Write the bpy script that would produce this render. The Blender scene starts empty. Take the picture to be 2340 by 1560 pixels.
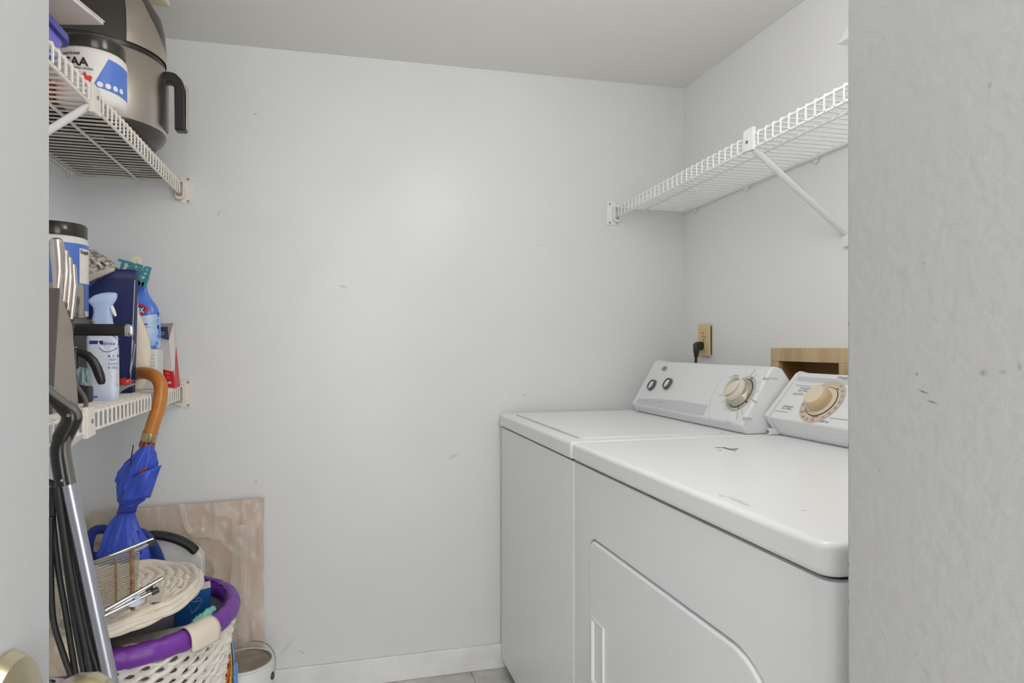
import bpy, bmesh, math, random
from mathutils import Vector, Matrix, noise
random.seed(7)
sc = bpy.context.scene
C = sc.collection

# ------------------------------------------------------------------ camera
FPX, VX, HY, HC = 1530.0, 757.0, 790.0, 1.135
TH = math.atan((1170 - VX) / FPX)
cT, sT = math.cos(TH), math.sin(TH)
cam = bpy.data.cameras.new('camera')
cam.sensor_width = 36.0
cam.lens = FPX / 2340 * 36.0
cam.shift_y = (HY - 780) / 2340
cam.clip_start = 0.02
camo = bpy.data.objects.new('camera', cam)
C.objects.link(camo)
camo.location = (0, 0, HC)
camo.rotation_euler = (math.pi / 2, 0, -TH)
sc.camera = camo
# ------------------------------------------------------------------ light
world = bpy.data.worlds.new('daylit_flat')
sc.world = world
world.use_nodes = True
bg = world.node_tree.nodes['Background']
bg.inputs[0].default_value = (0.972, 0.982, 1.0, 1)
bg.inputs[1].default_value = 4.95


def lamp(name, loc, power, size, col=(1, 0.992, 0.98), rot=(0, 0, 0), parent=None):
    l = bpy.data.lights.new(name, 'POINT')
    l.shadow_soft_size = size
    l.energy = power
    l.color = col
    o = bpy.data.objects.new(name, l)
    C.objects.link(o)
    o.location = loc
    o.rotation_euler = rot
    if parent:
        o.parent = parent
        o.location = Vector(loc) - parent.location
    return o


CLOSET_LAMP_W, HALL_LAMP_W = 8.8, 8.0
CLOSET_LAMP_AT, HALL_LAMP_AT = (0.52, 0.98), (0.12, -0.75)
vs = sc.view_settings
vs.view_transform = 'Standard'
vs.look = 'None'
vs.gamma = 1.0
vs.use_curve_mapping = False
vs.exposure = 0.0
sc.cycles.max_bounces = 12
sc.cycles.diffuse_bounces = 6
sc.cycles.transparent_max_bounces = 16

# ------------------------------------------------------------------ helpers


def ray(px, py):
    u = (px - 1170) / FPX
    v = (HY - py) / FPX
    return Vector((u * cT + sT, cT - u * sT, v))


CAM = Vector((0, 0, HC))


def at(px, py, X=None, Y=None, Z=None):
    r = ray(px, py)
    t = X / r.x if X is not None else Y / r.y if Y is not None else (Z - HC) / r.z
    return CAM + r * t


def onplane(px, py, P0, N):
    r = ray(px, py)
    return CAM + r * ((Vector(P0) - CAM).dot(N) / r.dot(N))


def lin(c):
    c = c / 255.0
    return c / 12.92 if c <= 0.04045 else ((c + 0.055) / 1.055) ** 2.4


def S(r, g, b, k=1.0):
    return tuple(min(0.92, lin(v) * k) for v in (r, g, b)) + (1,)


MATS = {}


def mat(name, col, rough=0.5, metal=0.0, spec=0.5, bump=None, vary=None, alpha=1.0, coat=0.0, aniso=None):
    """bump=(scale,strength,distance)  vary=(scale, colour2, amount)"""
    if name in MATS:
        return MATS[name]
    m = bpy.data.materials.new(name)
    m.use_nodes = True
    nt = m.node_tree
    b = nt.nodes['Principled BSDF']
    b.inputs['Base Color'].default_value = col
    b.inputs['Roughness'].default_value = rough
    b.inputs['Metallic'].default_value = metal
    b.inputs['Specular IOR Level'].default_value = spec
    b.inputs['Alpha'].default_value = alpha
    b.inputs['Coat Weight'].default_value = coat
    tc = nt.nodes.new('ShaderNodeTexCoord')
    if vary:
        n = nt.nodes.new('ShaderNodeTexNoise')
        n.inputs['Scale'].default_value = vary[0]
        n.inputs['Detail'].default_value = 4
        if aniso:
            mp = nt.nodes.new('ShaderNodeMapping')
            mp.inputs['Scale'].default_value = aniso
            nt.links.new(tc.outputs['Object'], mp.inputs[0])
            nt.links.new(mp.outputs[0], n.inputs['Vector'])
        else:
            nt.links.new(tc.outputs['Object'], n.inputs['Vector'])
        rp = nt.nodes.new('ShaderNodeValToRGB')
        lo = 0.5 - 0.5 * (1 - vary[2]) - 0.001
        rp.color_ramp.elements[0].position = 0.35
        rp.color_ramp.elements[1].position = 0.65
        rp.color_ramp.elements[0].color = col
        rp.color_ramp.elements[1].color = tuple(a + (c2 - a) * vary[2] for a, c2 in zip(col, vary[1]))
        nt.links.new(n.outputs[0], rp.inputs[0])
        nt.links.new(rp.outputs[0], b.inputs['Base Color'])
    if bump:
        n = nt.nodes.new('ShaderNodeTexNoise')
        n.inputs['Scale'].default_value = bump[0]
        n.inputs['Detail'].default_value = 3
        if aniso:
            mp2 = nt.nodes.new('ShaderNodeMapping')
            mp2.inputs['Scale'].default_value = aniso
            nt.links.new(tc.outputs['Object'], mp2.inputs[0])
            nt.links.new(mp2.outputs[0], n.inputs['Vector'])
        else:
            nt.links.new(tc.outputs['Object'], n.inputs['Vector'])
        bn = nt.nodes.new('ShaderNodeBump')
        bn.inputs['Strength'].default_value = bump[1]
        bn.inputs['Distance'].default_value = bump[2]
        nt.links.new(n.outputs[0], bn.inputs['Height'])
        nt.links.new(bn.outputs[0], b.inputs['Normal'])
    MATS[name] = m
    return m


def add_marks(m, axes, marks, col):
    """smudges with a shape of their own: marks = (a, b, half_a, half_b, angle, strength) in object metres along two axes"""
    nt = m.node_tree
    b = nt.nodes['Principled BSDF']
    lk = b.inputs['Base Color'].links
    src = lk[0].from_socket if lk else None
    tc = nt.nodes.new('ShaderNodeTexCoord')
    sx = nt.nodes.new('ShaderNodeSeparateXYZ')
    nt.links.new(tc.outputs['Object'], sx.inputs[0])

    def mth(op, a, c=None):
        n = nt.nodes.new('ShaderNodeMath')
        n.operation = op
        for i, v in enumerate((a, c)):
            if v is None:
                continue
            if isinstance(v, (int, float)):
                n.inputs[i].default_value = v
            else:
                nt.links.new(v, n.inputs[i])
        return n.outputs[0]
    A, B = sx.outputs[axes[0]], sx.outputs[axes[1]]
    tot = None
    for (a0, b0, ha, hb, ang, st) in marks:
        da, db = mth('SUBTRACT', A, a0), mth('SUBTRACT', B, b0)
        ca, sa = math.cos(ang), math.sin(ang)
        p = mth('DIVIDE', mth('ADD', mth('MULTIPLY', da, ca), mth('MULTIPLY', db, sa)), ha)
        q = mth('DIVIDE', mth('SUBTRACT', mth('MULTIPLY', db, ca), mth('MULTIPLY', da, sa)), hb)
        d = mth('SQRT', mth('ADD', mth('MULTIPLY', p, p), mth('MULTIPLY', q, q)))
        v = mth('MULTIPLY', mth('MAXIMUM', mth('SUBTRACT', 1.0, d), 0.0), st)
        tot = v if tot is None else mth('MAXIMUM', tot, v)
    mx = nt.nodes.new('ShaderNodeMix')
    mx.data_type = 'RGBA'
    nt.links.new(tot, mx.inputs[0])
    if src:
        nt.links.new(src, mx.inputs[6])
    else:
        mx.inputs[6].default_value = b.inputs['Base Color'].default_value
    mx.inputs[7].default_value = col
    nt.links.new(mx.outputs[2], b.inputs['Base Color'])


class G:
    """collects shapes in world metres; build() links them as ONE mesh object"""

    def __init__(s):
        s.v, s.f, s.m = [], [], []
        s.mi = 0

    def add(s, vs_, fs):
        o = len(s.v)
        s.v += [Vector(p) for p in vs_]
        for f in fs:
            s.f.append([i + o for i in f])
            s.m.append(s.mi)
        return s

    def box(s, lo, hi):
        x0, y0, z0 = lo
        x1, y1, z1 = hi
        return s.add([(x0, y0, z0), (x1, y0, z0), (x1, y1, z0), (x0, y1, z0), (x0, y0, z1), (x1, y0, z1), (x1, y1, z1), (x0, y1, z1)],
                     [(0, 3, 2, 1), (4, 5, 6, 7), (0, 1, 5, 4), (1, 2, 6, 5), (2, 3, 7, 6), (3, 0, 4, 7)])

    def prism(s, pts, d):
        """polygon of 3-D points pushed along vector d"""
        pts = [Vector(p) for p in pts]
        d = Vector(d)
        nrm = Vector((0, 0, 0))
        for i in range(len(pts)):
            nrm += pts[i].cross(pts[(i + 1) % len(pts)])
        if nrm.dot(d) > 0:
            pts = pts[::-1]
        n = len(pts)
        fs = [list(range(n)), list(range(2 * n - 1, n - 1, -1))]
        fs += [((i + 1) % n, i, n + i, n + (i + 1) % n) for i in range(n)]
        return s.add(pts + [p + d for p in pts], fs)

    def rings(s, rings, closed=True, caps=True):
        n = len(rings[0])
        vs_ = [p for r in rings for p in r]
        fs = []
        for i in range(len(rings) - 1):
            for j in range(n if closed else n - 1):
                a, b = i * n + j, i * n + (j + 1) % n
                fs.append((a, b, b + n, a + n))
        if caps and closed:
            fs.append(list(range(n))[::-1])
            fs.append([(len(rings) - 1) * n + j for j in range(n)])
        return s.add(vs_, fs)

    def tube(s, pts, r, n=8, caps=True, flat=None, up=None):
        """sweep; r number or list; flat=(ra,rb) elliptical section scale"""
        pts = [Vector(p) for p in pts]
        rs = r if isinstance(r, (list, tuple)) else [r] * len(pts)
        rg = []
        t0 = (pts[1] - pts[0]).normalized()
        ref = Vector(up) if up else (Vector((0, 0, 1)) if abs(t0.z) < 0.9 else Vector((1, 0, 0)))
        nrm = (ref - t0 * ref.dot(t0)).normalized()
        for i, p in enumerate(pts):
            a = pts[max(i - 1, 0)]
            b = pts[min(i + 1, len(pts) - 1)]
            t = (b - a).normalized()
            nrm = (nrm - t * nrm.dot(t)).normalized()
            bi = t.cross(nrm)
            fa, fb = flat if flat else (1, 1)
            rg.append([p + (nrm * math.cos(2 * math.pi * k / n) * fa + bi * math.sin(2 * math.pi * k / n) * fb) * rs[i] for k in range(n)])
        return s.rings(rg, True, caps)

    def lathe(s, prof, c, axis=(0, 0, 1), n=32, caps=True, a0=0.0, a1=2 * math.pi):
        """prof: (r, h) along axis from point c"""
        ax = Vector(axis).normalized()
        ref = Vector((1, 0, 0)) if abs(ax.x) < 0.9 else Vector((0, 1, 0))
        e1 = (ref - ax * ref.dot(ax)).normalized()
        e2 = ax.cross(e1)
        c = Vector(c)
        full = abs(a1 - a0 - 2 * math.pi) < 1e-6
        k = n if full else n + 1
        rg = [[c + ax * h + (e1 * math.cos(a0 + (a1 - a0) * j / n) + e2 * math.sin(a0 + (a1 - a0) * j / n)) * r for j in range(k)] for r, h in prof]
        return s.rings(rg, full, caps)

    def grid(s, fn, nu, nv):
        vs_ = [fn(i / nu, j / nv) for j in range(nv + 1) for i in range(nu + 1)]
        fs = [(j * (nu + 1) + i, j * (nu + 1) + i + 1, (j + 1) * (nu + 1) + i + 1, (j + 1) * (nu + 1) + i) for j in range(nv) for i in range(nu)]
        return s.add(vs_, fs)

    def xf(s, M):
        s.v = [M @ p for p in s.v]
        return s

    def build(s, name, m, parent=None, smooth=True, bevel=None, ang=38, base=None, kind=None, solid=None, sub=0):
        root = parent
        while root is not None and root.parent:
            root = root.parent
        off = root.location if root is not None else Vector(base) if base is not None else None
        if off is None:
            lo = Vector([min(p[i] for p in s.v) for i in range(3)])
            hi = Vector([max(p[i] for p in s.v) for i in range(3)])
            off = Vector(((lo.x + hi.x) / 2, (lo.y + hi.y) / 2, lo.z))
        me = bpy.data.meshes.new(name)
        me.from_pydata([tuple(p - off) for p in s.v], [], s.f)
        ms = m if isinstance(m, (list, tuple)) else [m]
        for q in ms:
            me.materials.append(q)
        if len(ms) > 1:
            me.polygons.foreach_set('material_index', s.m)
        if bevel:
            bm = bmesh.new()
            bm.from_mesh(me)
            bmesh.ops.recalc_face_normals(bm, faces=bm.faces)
            ed = [e for e in bm.edges if len(e.link_faces) == 2 and e.calc_face_angle(0) > math.radians(25)]
            bmesh.ops.bevel(bm, geom=ed, offset=bevel[0], segments=bevel[1], affect='EDGES', profile=0.5, clamp_overlap=True)
            bm.to_mesh(me)
            bm.free()
        else:
            bm = bmesh.new()
            bm.from_mesh(me)
            bmesh.ops.recalc_face_normals(bm, faces=bm.faces)
            bm.to_mesh(me)
            bm.free()
        if smooth:
            me.polygons.foreach_set('use_smooth', [True] * len(me.polygons))
            me.set_sharp_from_angle(angle=math.radians(ang))
        o = bpy.data.objects.new(name, me)
        C.objects.link(o)
        if parent is not None:
            o.parent = parent
        else:
            o.location = off
        if kind:
            o['kind'] = kind
        if solid:
            md = o.modifiers.new('thickness', 'SOLIDIFY')
            md.thickness = solid
            md.offset = 0
        if bevel and smooth:
            md = o.modifiers.new('even_shading', 'WEIGHTED_NORMAL')
            md.keep_sharp = True
            md.weight = 100
        if sub:
            md = o.modifiers.new('smooth', 'SUBSURF')
            md.levels = md.render_levels = sub
        return o


def thing(name, label, cat, loc, group=None):
    o = bpy.data.objects.new(name, None)
    o.empty_display_size = 0.05
    C.objects.link(o)
    o.location = loc
    o['label'] = label
    o['category'] = cat
    if group:
        o['group'] = group
    return o


def tag(o, label, cat, group=None):
    o['label'] = label
    o['category'] = cat
    if group:
        o['group'] = group
    return o


def struct(o):
    o['kind'] = 'structure'
    return o


def share(o, loc, parent=None):
    """another piece with the same mesh"""
    c = o.copy()
    C.objects.link(c)
    c.parent = parent if parent is not None else o.parent
    c.location = loc
    return c


def boolean(o, cutter):
    md = o.modifiers.new('cut', 'BOOLEAN')
    md.operation = 'DIFFERENCE'
    md.object = cutter
    md.solver = 'EXACT'
    bpy.context.view_layer.update()
    dg = bpy.context.evaluated_depsgraph_get()
    me = bpy.data.meshes.new_from_object(o.evaluated_get(dg))
    o.modifiers.remove(md)
    o.data = me
    bpy.data.objects.remove(cutter)
    return o


def arc(c, r, a0, a1, n, e1, e2):
    c, e1, e2 = Vector(c), Vector(e1), Vector(e2)
    return [c + e1 * (r * math.cos(a0 + (a1 - a0) * i / n)) + e2 * (r * math.sin(a0 + (a1 - a0) * i / n)) for i in range(n + 1)]


def rrect(w, h, r, n=5):
    """rounded rectangle outline, centred, 2-D; r one radius or (bl, br, tr, tl)"""
    rs = r if isinstance(r, (list, tuple)) else (r,) * 4
    out = []
    for k, (sx, sy, a) in enumerate(((-1, -1, math.pi), (1, -1, 1.5 * math.pi), (1, 1, 0), (-1, 1, 0.5 * math.pi))):
        q = rs[k]
        cx, cy = sx * (w / 2 - q), sy * (h / 2 - q)
        for i in range(n + 1):
            t = a + i / n * math.pi / 2
            out.append((cx + q * math.cos(t), cy + q * math.sin(t)))
    return out


def text_faces(s, size, align='LEFT', shear=0.0, bold=0.0, xs=1.0, extrude=0.0):
    cu = bpy.data.curves.new('lettering', 'FONT')
    cu.body = s
    cu.size = size
    cu.align_x = align
    cu.shear = shear
    cu.offset = bold
    cu.extrude = extrude
    cu.resolution_u = 4
    o = bpy.data.objects.new('lettering', cu)
    C.objects.link(o)
    bpy.context.view_layer.update()
    dg = bpy.context.evaluated_depsgraph_get()
    me = bpy.data.meshes.new_from_object(o.evaluated_get(dg))
    vv = [(p.co.x * xs, p.co.y, p.co.z) for p in me.vertices]
    ff = [list(p.vertices) for p in me.polygons]
    bpy.data.objects.remove(o)
    bpy.data.curves.remove(cu)
    bpy.data.meshes.remove(me)
    return vv, ff


def lettering(parent, m, items, fn):
    """items: (text, x, y, size, opts); fn maps (x, y) to a surface point"""
    g = G()
    for (s, x, y, size, kw) in items:
        kw = dict(kw)
        rot = kw.pop('rot', 0.0)
        vv, ff = text_faces(s, size, **kw)
        cr, sr = math.cos(rot), math.sin(rot)
        g.add([fn(x + a * cr - b * sr, y + a * sr + b * cr) for a, b, _ in vv], ff)
    return g.build('lettering', m, parent, smooth=False, kind='stuff')


def bar2(x0, y0, x1, y1, w):
    d = Vector((x1 - x0, y1 - y0))
    n = Vector((-d.y, d.x)).normalized() * w / 2
    return [(x0 + n.x, y0 + n.y), (x0 - n.x, y0 - n.y), (x1 - n.x, y1 - n.y), (x1 + n.x, y1 + n.y)]


def decal(name, parent, m, polys, fn):
    g = G()
    for p in polys:
        g.add([fn(x, y) for x, y in p], [list(range(len(p)))])
    return g.build(name, m, parent, smooth=False, kind='stuff' if name in ('small_print', 'scrape', 'smudge', 'facts_line', 'print_line', 'hazard_mark', 'cycle_mark', 'panel_line', 'icon_mark') else None)


def disc2(cx, cy, r, n=20, ry=None):
    return [(cx + r * math.cos(2 * math.pi * i / n), cy + (ry or r) * math.sin(2 * math.pi * i / n)) for i in range(n)]


def ring2(cx, cy, r0, r1, n=32, a0=0, a1=2 * math.pi):
    out = []
    for i in range(n):
        p, q = a0 + (a1 - a0) * i / n, a0 + (a1 - a0) * (i + 1) / n
        out.append([(cx + r0 * math.cos(p), cy + r0 * math.sin(p)), (cx + r1 * math.cos(p), cy + r1 * math.sin(p)),
                    (cx + r1 * math.cos(q), cy + r1 * math.sin(q)), (cx + r0 * math.cos(q), cy + r0 * math.sin(q))])
    return out


# ------------------------------------------------------------------ materials
M_wall = mat('wall_paint', S(224, 225, 225), 0.30, spec=0.30, bump=(9, 0.10, 0.02), vary=(2.2, S(219, 220, 219), 0.6))
M_wallr = mat('wall_paint_right', S(236, 236, 235), 0.38, spec=0.4, bump=(14, 0.10, 0.01))
M_walll = mat('wall_paint_left', S(235, 238, 239), 0.38, spec=0.4, bump=(14, 0.10, 0.01))
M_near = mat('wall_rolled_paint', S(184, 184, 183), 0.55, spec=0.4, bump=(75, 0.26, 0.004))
M_ceil = mat('ceiling_paint', S(234, 233, 229), 0.7, bump=(40, 0.1, 0.005))
M_trim = mat('trim_paint', S(240, 240, 240), 0.35, bump=(30, 0.12, 0.004), vary=(9, S(205, 204, 200), 0.35))
M_door = mat('door_paint', S(156, 157, 158), 0.4, bump=(25, 0.08, 0.01))
M_tile = mat('floor_tile_stone', S(214, 212, 206), 0.35, vary=(7, S(160, 158, 152), 0.8), bump=(20, 0.1, 0.004))
M_grout = mat('floor_grout', S(170, 162, 150), 0.9)
M_enamel = mat('white_enamel', S(240, 241, 242), 0.27, spec=0.5)
M_plast = mat('white_console_plastic', S(234, 235, 236), 0.28)
M_plast2 = mat('pale_grey_console_band', S(206, 208, 210), 0.3)
M_gap = mat('dark_gap', S(38, 38, 38), 0.8)
M_wirew = mat('white_vinyl_wire', S(236, 236, 236), 0.3)
M_wirec = mat('cream_vinyl_wire', S(226, 220, 211), 0.35)
M_screw = mat('zinc_screw', S(150, 150, 148), 0.35, metal=0.9)
M_steel = mat('brushed_steel', S(196, 186, 175), 0.3, metal=1.0, bump=(60, 0.05, 0.002), aniso=(1, 1, 30))
M_chrome = mat('chrome', S(205, 205, 205), 0.12, metal=1.0)
M_black = mat('black_plastic', S(34, 33, 31), 0.32)
M_blackr = mat('black_rubber', S(30, 32, 32), 0.55)
M_char = mat('charcoal_lacquer', S(58, 54, 49), 0.25)
M_beige = mat('beige_plastic', S(222, 202, 170), 0.4)
M_cream = mat('cream_plastic', S(224, 212, 192), 0.4)


def slab(name, lo, hi, m, **k):
    return G().box(lo, hi).build(name, m, smooth=False, **k)


# ------------------------------------------------------------------ the room
D, XR, XL = 2.30, 1.30, -0.74


def ceil_z(x):
    return 2.117 + (x - XR) * 0.0123


fl = struct(slab('floor', (-2.4, -3.0, -0.06), (2.4, 2.42, -0.006), M_grout))
tile0 = None
TS = 0.305
for i in range(-5, 4):
    for j in range(0, 8):
        x0, y0 = 0.470 + i * TS - 0.001, 2.262 + TS * 0.32 - (j + 1) * TS
        lo = (max(x0, XL) + 0.001, max(y0, 0.0) + 0.001, -0.006)
        hi = (min(x0 + TS, XR) - 0.001, min(y0 + TS, D) - 0.001, 0.0)
        if hi[0] - lo[0] < 0.02 or hi[1] - lo[1] < 0.02:
            continue
        full = abs(hi[0] - lo[0] - TS + 0.002) < 1e-4 and abs(hi[1] - lo[1] - TS + 0.002) < 1e-4
        if full and tile0:
            c = share(tile0[0], tile0[0].location + Vector(lo) - tile0[1])
            continue
        o = G().box(lo, hi).build('tile', M_tile, fl, smooth=False)
        if full:
            tile0 = (o, Vector(lo))
g = G()
cz = [(x, y, ceil_z(x)) for x, y in ((-2.4, -3.0), (2.4, -3.0), (2.4, 2.42), (-2.4, 2.42))]
g.prism(cz, (0, 0, 0.08))
struct(g.build('ceiling', M_ceil, smooth=False))
wb = struct(slab('wall_back', (XL - 0.1, D, 0), (XR + 0.1, D + 0.1, 2.14), M_wall))
wm = [(at(px, py, Y=D) - wb.location) for px, py in ((785, 655), (1198, 902), (500, 487), (1037, 1042), (585, 1100), (690, 1490), (1230, 560), (583, 260))]
add_marks(M_wall, (0, 2), [(p.x, p.z, 0.006 + 0.004 * (i % 3), 0.0035, 0.5 * i, 0.5) for i, p in enumerate(wm)]
          + [(wm[0].x, wm[0].z, 0.02, 0.006, -0.3, 0.35), (wm[3].x, wm[3].z, 0.03, 0.008, 0.3, 0.25), (wm[5].x - 0.05, wm[5].z + .02, 0.05, 0.008, 0.9, 0.2)], S(120, 118, 112))
# right wall with the hole of the valve box
VB = dict(y0=1.405, y1=1.7556, z0=0.885, z1=1.129)
g = G()
for lo, hi in (((XR, 0.45, 0), (XR + 0.1, VB['y0'] + .01, 2.14)), ((XR, VB['y1'] - .01, 0), (XR + 0.1, D, 2.14)),
               ((XR, VB['y0'] + .01, 0), (XR + 0.1, VB['y1'] - .01, VB['z0'] + .01)), ((XR, VB['y0'] + .01, VB['z1'] - .01), (XR + 0.1, VB['y1'] - .01, 2.14))):
    g.box(lo, hi)
struct(g.build('wall_right', M_wallr, smooth=False))
struct(slab('wall_left', (XL - 0.1, 0.45, 0), (XL, D, 2.14), M_walll))
# the wall beside the camera, and the one the open door rests against
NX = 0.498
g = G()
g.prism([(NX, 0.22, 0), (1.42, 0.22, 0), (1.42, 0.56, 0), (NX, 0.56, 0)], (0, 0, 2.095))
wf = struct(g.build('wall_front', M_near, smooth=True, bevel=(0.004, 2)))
mk = []
for px, py, ha, hb, an, st in ((2095, 855, .0022, .0038, 0, .9), (2110, 895, .012, .0016, -.28, .9), (2130, 918, .012, .0017, -.2, .9), (2247, 852, .007, .006, 0, .45), (2290, 850, .006, .004, 0, .3),
                               (2330, 838, .004, .006, 0, .4), (2010, 1075, .004, .0018, -.5, .4), (2020, 88, .002, .002, 0, .6), (2262, 195, .004, .006, 0, .3), (2110, 601, .004, .001, 0, .5), (1975, 545, .002, .003, 0, .2)):
    p = at(px, py, X=NX) - wf.location
    mk.append((p.y, p.z, ha * .62, hb * .62, -an, st))
for py in (740, 1020, 1290, 1376):
    p = at(1938, py, X=NX) - wf.location
    mk.append((p.y, p.z, .0014, .004, 0, .9))
add_marks(M_near, (1, 2), mk, S(70, 68, 66))
wfl = struct(slab('wall_hall', (-0.95, 0.30, 0), (-0.238, 0.50, 2.09), M_walll))
wfl.name = 'wall_front_left'
# open door on the left with its knob
DX = -0.191
dr = struct(G().box((DX - 0.042, -0.30, 0.012), (DX, 0.54, 2.03)).build('door_1', M_door, bevel=(0.0025, 2)))
M_brass = mat('aged_champagne_brass', S(206, 194, 160), 0.22, metal=1.0)
kb = G().lathe([(0.0, 0), (0.044, 0), (0.0445, 0.003), (0.040, 0.009), (0.026, 0.012), (0.018, 0.013), (0, 0.013)], (DX, 0.463, 0.906), (1, 0, 0), 40, caps=False).build('rosette', M_brass, dr)
G().lathe([(0.013, 0.012), (0.012, 0.020), (0.015, 0.026), (0.0245, 0.032), (0.0275, 0.040), (0.0268, 0.050), (0.0225, 0.0565), (0.015, 0.058), (0.013, 0.0565), (0, 0.0565)], (DX, 0.463, 0.906), (1, 0, 0), 40, caps=False).build('knob', M_brass, kb)
# skirting
for nm, lo, hi in (('baseboard_back', (XL, D - 0.013, 0), (XR, D, 0.0855)), ('baseboard_left', (XL, 0.56, 0), (XL + 0.013, D - 0.013, 0.0855)), ('baseboard_right', (XR - 0.013, 0.56, 0), (XR, D - 0.013, 0.0855))):
    struct(G().box(lo, hi).build(nm, M_trim, bevel=(0.004, 2)))

# ceiling lights of the closet and the hall (both above the picture)
M_glow = bpy.data.materials.new('lit_opal_glass')
M_glow.use_nodes = True
nb = M_glow.node_tree.nodes['Principled BSDF']
nb.inputs['Base Color'].default_value = (0.9, 0.88, 0.84, 1)
nb.inputs['Emission Color'].default_value = (1, 0.985, 0.96, 1)
nb.inputs['Emission Strength'].default_value = 3.0


def ceiling_light(x, y, label, watts, r):
    z = ceil_z(x) - 0.003
    t = thing('ceiling_light', label, 'light', (x, y, z), 'flush ceiling lights')
    G().lathe([(0, 0), (r * 1.05, 0), (r * 1.05, -0.018), (r * 0.98, -0.022), (0, -0.022)], (x, y, z), n=40, caps=False).build('base', M_trim, t)
    G().lathe([(r * 0.98, -0.022), (r * 0.9, -0.045), (r * 0.65, -0.066), (r * 0.3, -0.076), (0, -0.078)], (x, y, z), n=40, caps=False).build('glass_bowl', M_glow, t)
    lamp('bulb_light', (x, y, z - 0.10 - r * .9), watts, r * .9, parent=t)


ceiling_light(CLOSET_LAMP_AT[0], CLOSET_LAMP_AT[1], 'round opal ceiling light above the clothes dryer', CLOSET_LAMP_W, 0.17)
ceiling_light(HALL_LAMP_AT[0], HALL_LAMP_AT[1], 'round opal ceiling light outside the closet doorway', HALL_LAMP_W, 0.16)

# ------------------------------------------------------------------ washer and dryer
X0 = 0.568
TOPZ = 0.899


def plan_poly(x0, x1, y0, y1, r, z):
    """outline in plan with rounded corners; r = (x0y0, x1y0, x1y1, x0y1)"""
    return [Vector((x0 + (x1 - x0) / 2 + a, y0 + (y1 - y0) / 2 + b, z)) for a, b in rrect(x1 - x0, y1 - y0, r, 6)]


def machine(name, label, cat, y0, y1, rn, rf):
    t = thing(name, label, cat, (0.92, (y0 + y1) / 2, 0))
    G().prism(plan_poly(X0 + 0.007, 1.245, y0 + 0.0008, y1 - 0.0008, (rn, .01, .01, rf), 0.045), (0, 0, 0.806)).build('cabinet', M_enamel, t)
    G().prism(plan_poly(X0 + 0.018, 1.235, y0 + 0.012, y1 - 0.012, (rn, .01, .01, rf), 0.849), (0, 0, 0.010)).build('seam', M_gap, t)
    G().prism(plan_poly(X0 + 0.03, 1.235, y0 + 0.02, y1 - 0.02, .005, 0.02), (0, 0, 0.03)).build('plinth', M_gap, t)
    for fx in (X0 + 0.06, 1.2):
        for fy in (y0 + 0.05, y1 - 0.05):
            G().lathe([(0.012, 0.0), (0.02, 0.0), (0.02, 0.008), (0.008, 0.01), (0.008, 0.03)], (fx, fy, 0), n=12).build('foot', M_blackr, t)
    return t


WY0, WY1 = 1.546, 2.281
washer = machine('washing_machine', 'white top-loading washer in the corner by the back wall', 'washer', WY0, WY1, .006, .012)
LY0, LY1, LX0, LX1 = 1.588, 2.232, 0.606, 1.032
orng = lambda i, z: plan_poly(X0 + i, 1.25 - i, WY0 + i, WY1 - i, (.014 - i * .8, .014 - i * .8, .014 - i * .8, .018 - i), z)
irng = lambda i, z: plan_poly(LX0 + i, LX1 - i, LY0 + i, LY1 - i, .03 - i, z)
g = G().rings([orng(.008, .856), orng(.002, .858), orng(0, .863), orng(0, .889), orng(.0012, .8935), orng(.0045, .8978), orng(.009, TOPZ), irng(0, TOPZ), irng(.001, TOPZ - .0004), irng(.002, TOPZ - .002), irng(.002, TOPZ - .012)])
tp = g.build('top_panel', M_enamel, washer)
md = tp.modifiers.new('even_shading', 'WEIGHTED_NORMAL')
md.keep_sharp = True
md.weight = 100
lid = G().prism(plan_poly(LX0 + .006, LX1 - .006, LY0 + .006, LY1 - .006, .024, TOPZ - 0.0118), (0, 0, 0.0155)).build('lid', M_enamel, washer, bevel=(0.0018, 2))
pf = [at(1243, 972, Z=TOPZ + .0005), at(1272, 983, Z=TOPZ + .0005)]
G().prism([(LX0 + .001, pf[1].y, TOPZ - .0052), (LX0 + .001, pf[0].y, TOPZ - .0052), (LX0 - .006, pf[0].y - .012, TOPZ - .0052), (LX0 - .006, pf[1].y + .012, TOPZ - .0052)], (0, 0, .0056)).build('finger_notch', M_plast2, lid, smooth=False)

DY0, DY1 = 0.668, 1.5445
dryer = machine('clothes_dryer', 'white clothes dryer nearest the doorway with large front door', 'dryer', DY0, DY1, .024, .006)
dt = G().prism(plan_poly(X0, 1.25, DY0, DY1, (.026, .02, .014, .014), 0.856), (0, 0, TOPZ - 0.856)).build('top_panel', M_enamel, dryer, bevel=(0.010, 4))
# scrapes and smudges on the dryer top, with their own shapes
M_scr = mat('grey_scrape', S(112, 112, 110), 0.5)
sp = []
for (ax, ay, bx, by, w) in ((1634, 1023, 1658, 1022, .002), (1655, 1023, 1672, 1028, .003), (1640, 1028, 1650, 1029, .0015), (1668, 1027, 1686, 1025, .003), (1676, 1029, 1682, 1030, .002)):
    a, b = at(ax, ay, Z=TOPZ), at(bx, by, Z=TOPZ)
    sp.append(bar2(a.x, a.y, b.x, b.y, w * 2.6))
decal('scrape', dryer, M_scr, sp, lambda x, y: (x, y, TOPZ + 0.0007))
M_smud = mat('faint_smudge', S(222, 222, 222), 0.45)
sp = []
for (cx, cy, rx, ry) in ((1680, 1140, 26, 5), (1700, 1150, 22, 3.5), (1650, 1132, 12, 3), (1835, 1165, 6, 2)):
    a = at(cx, cy, Z=TOPZ)
    sp.append(disc2(a.x, a.y, ry * .0012, 18, rx * .0007))
decal('smudge', dryer, M_smud, sp, lambda x, y: (x, y, TOPZ + 0.0003))
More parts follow.
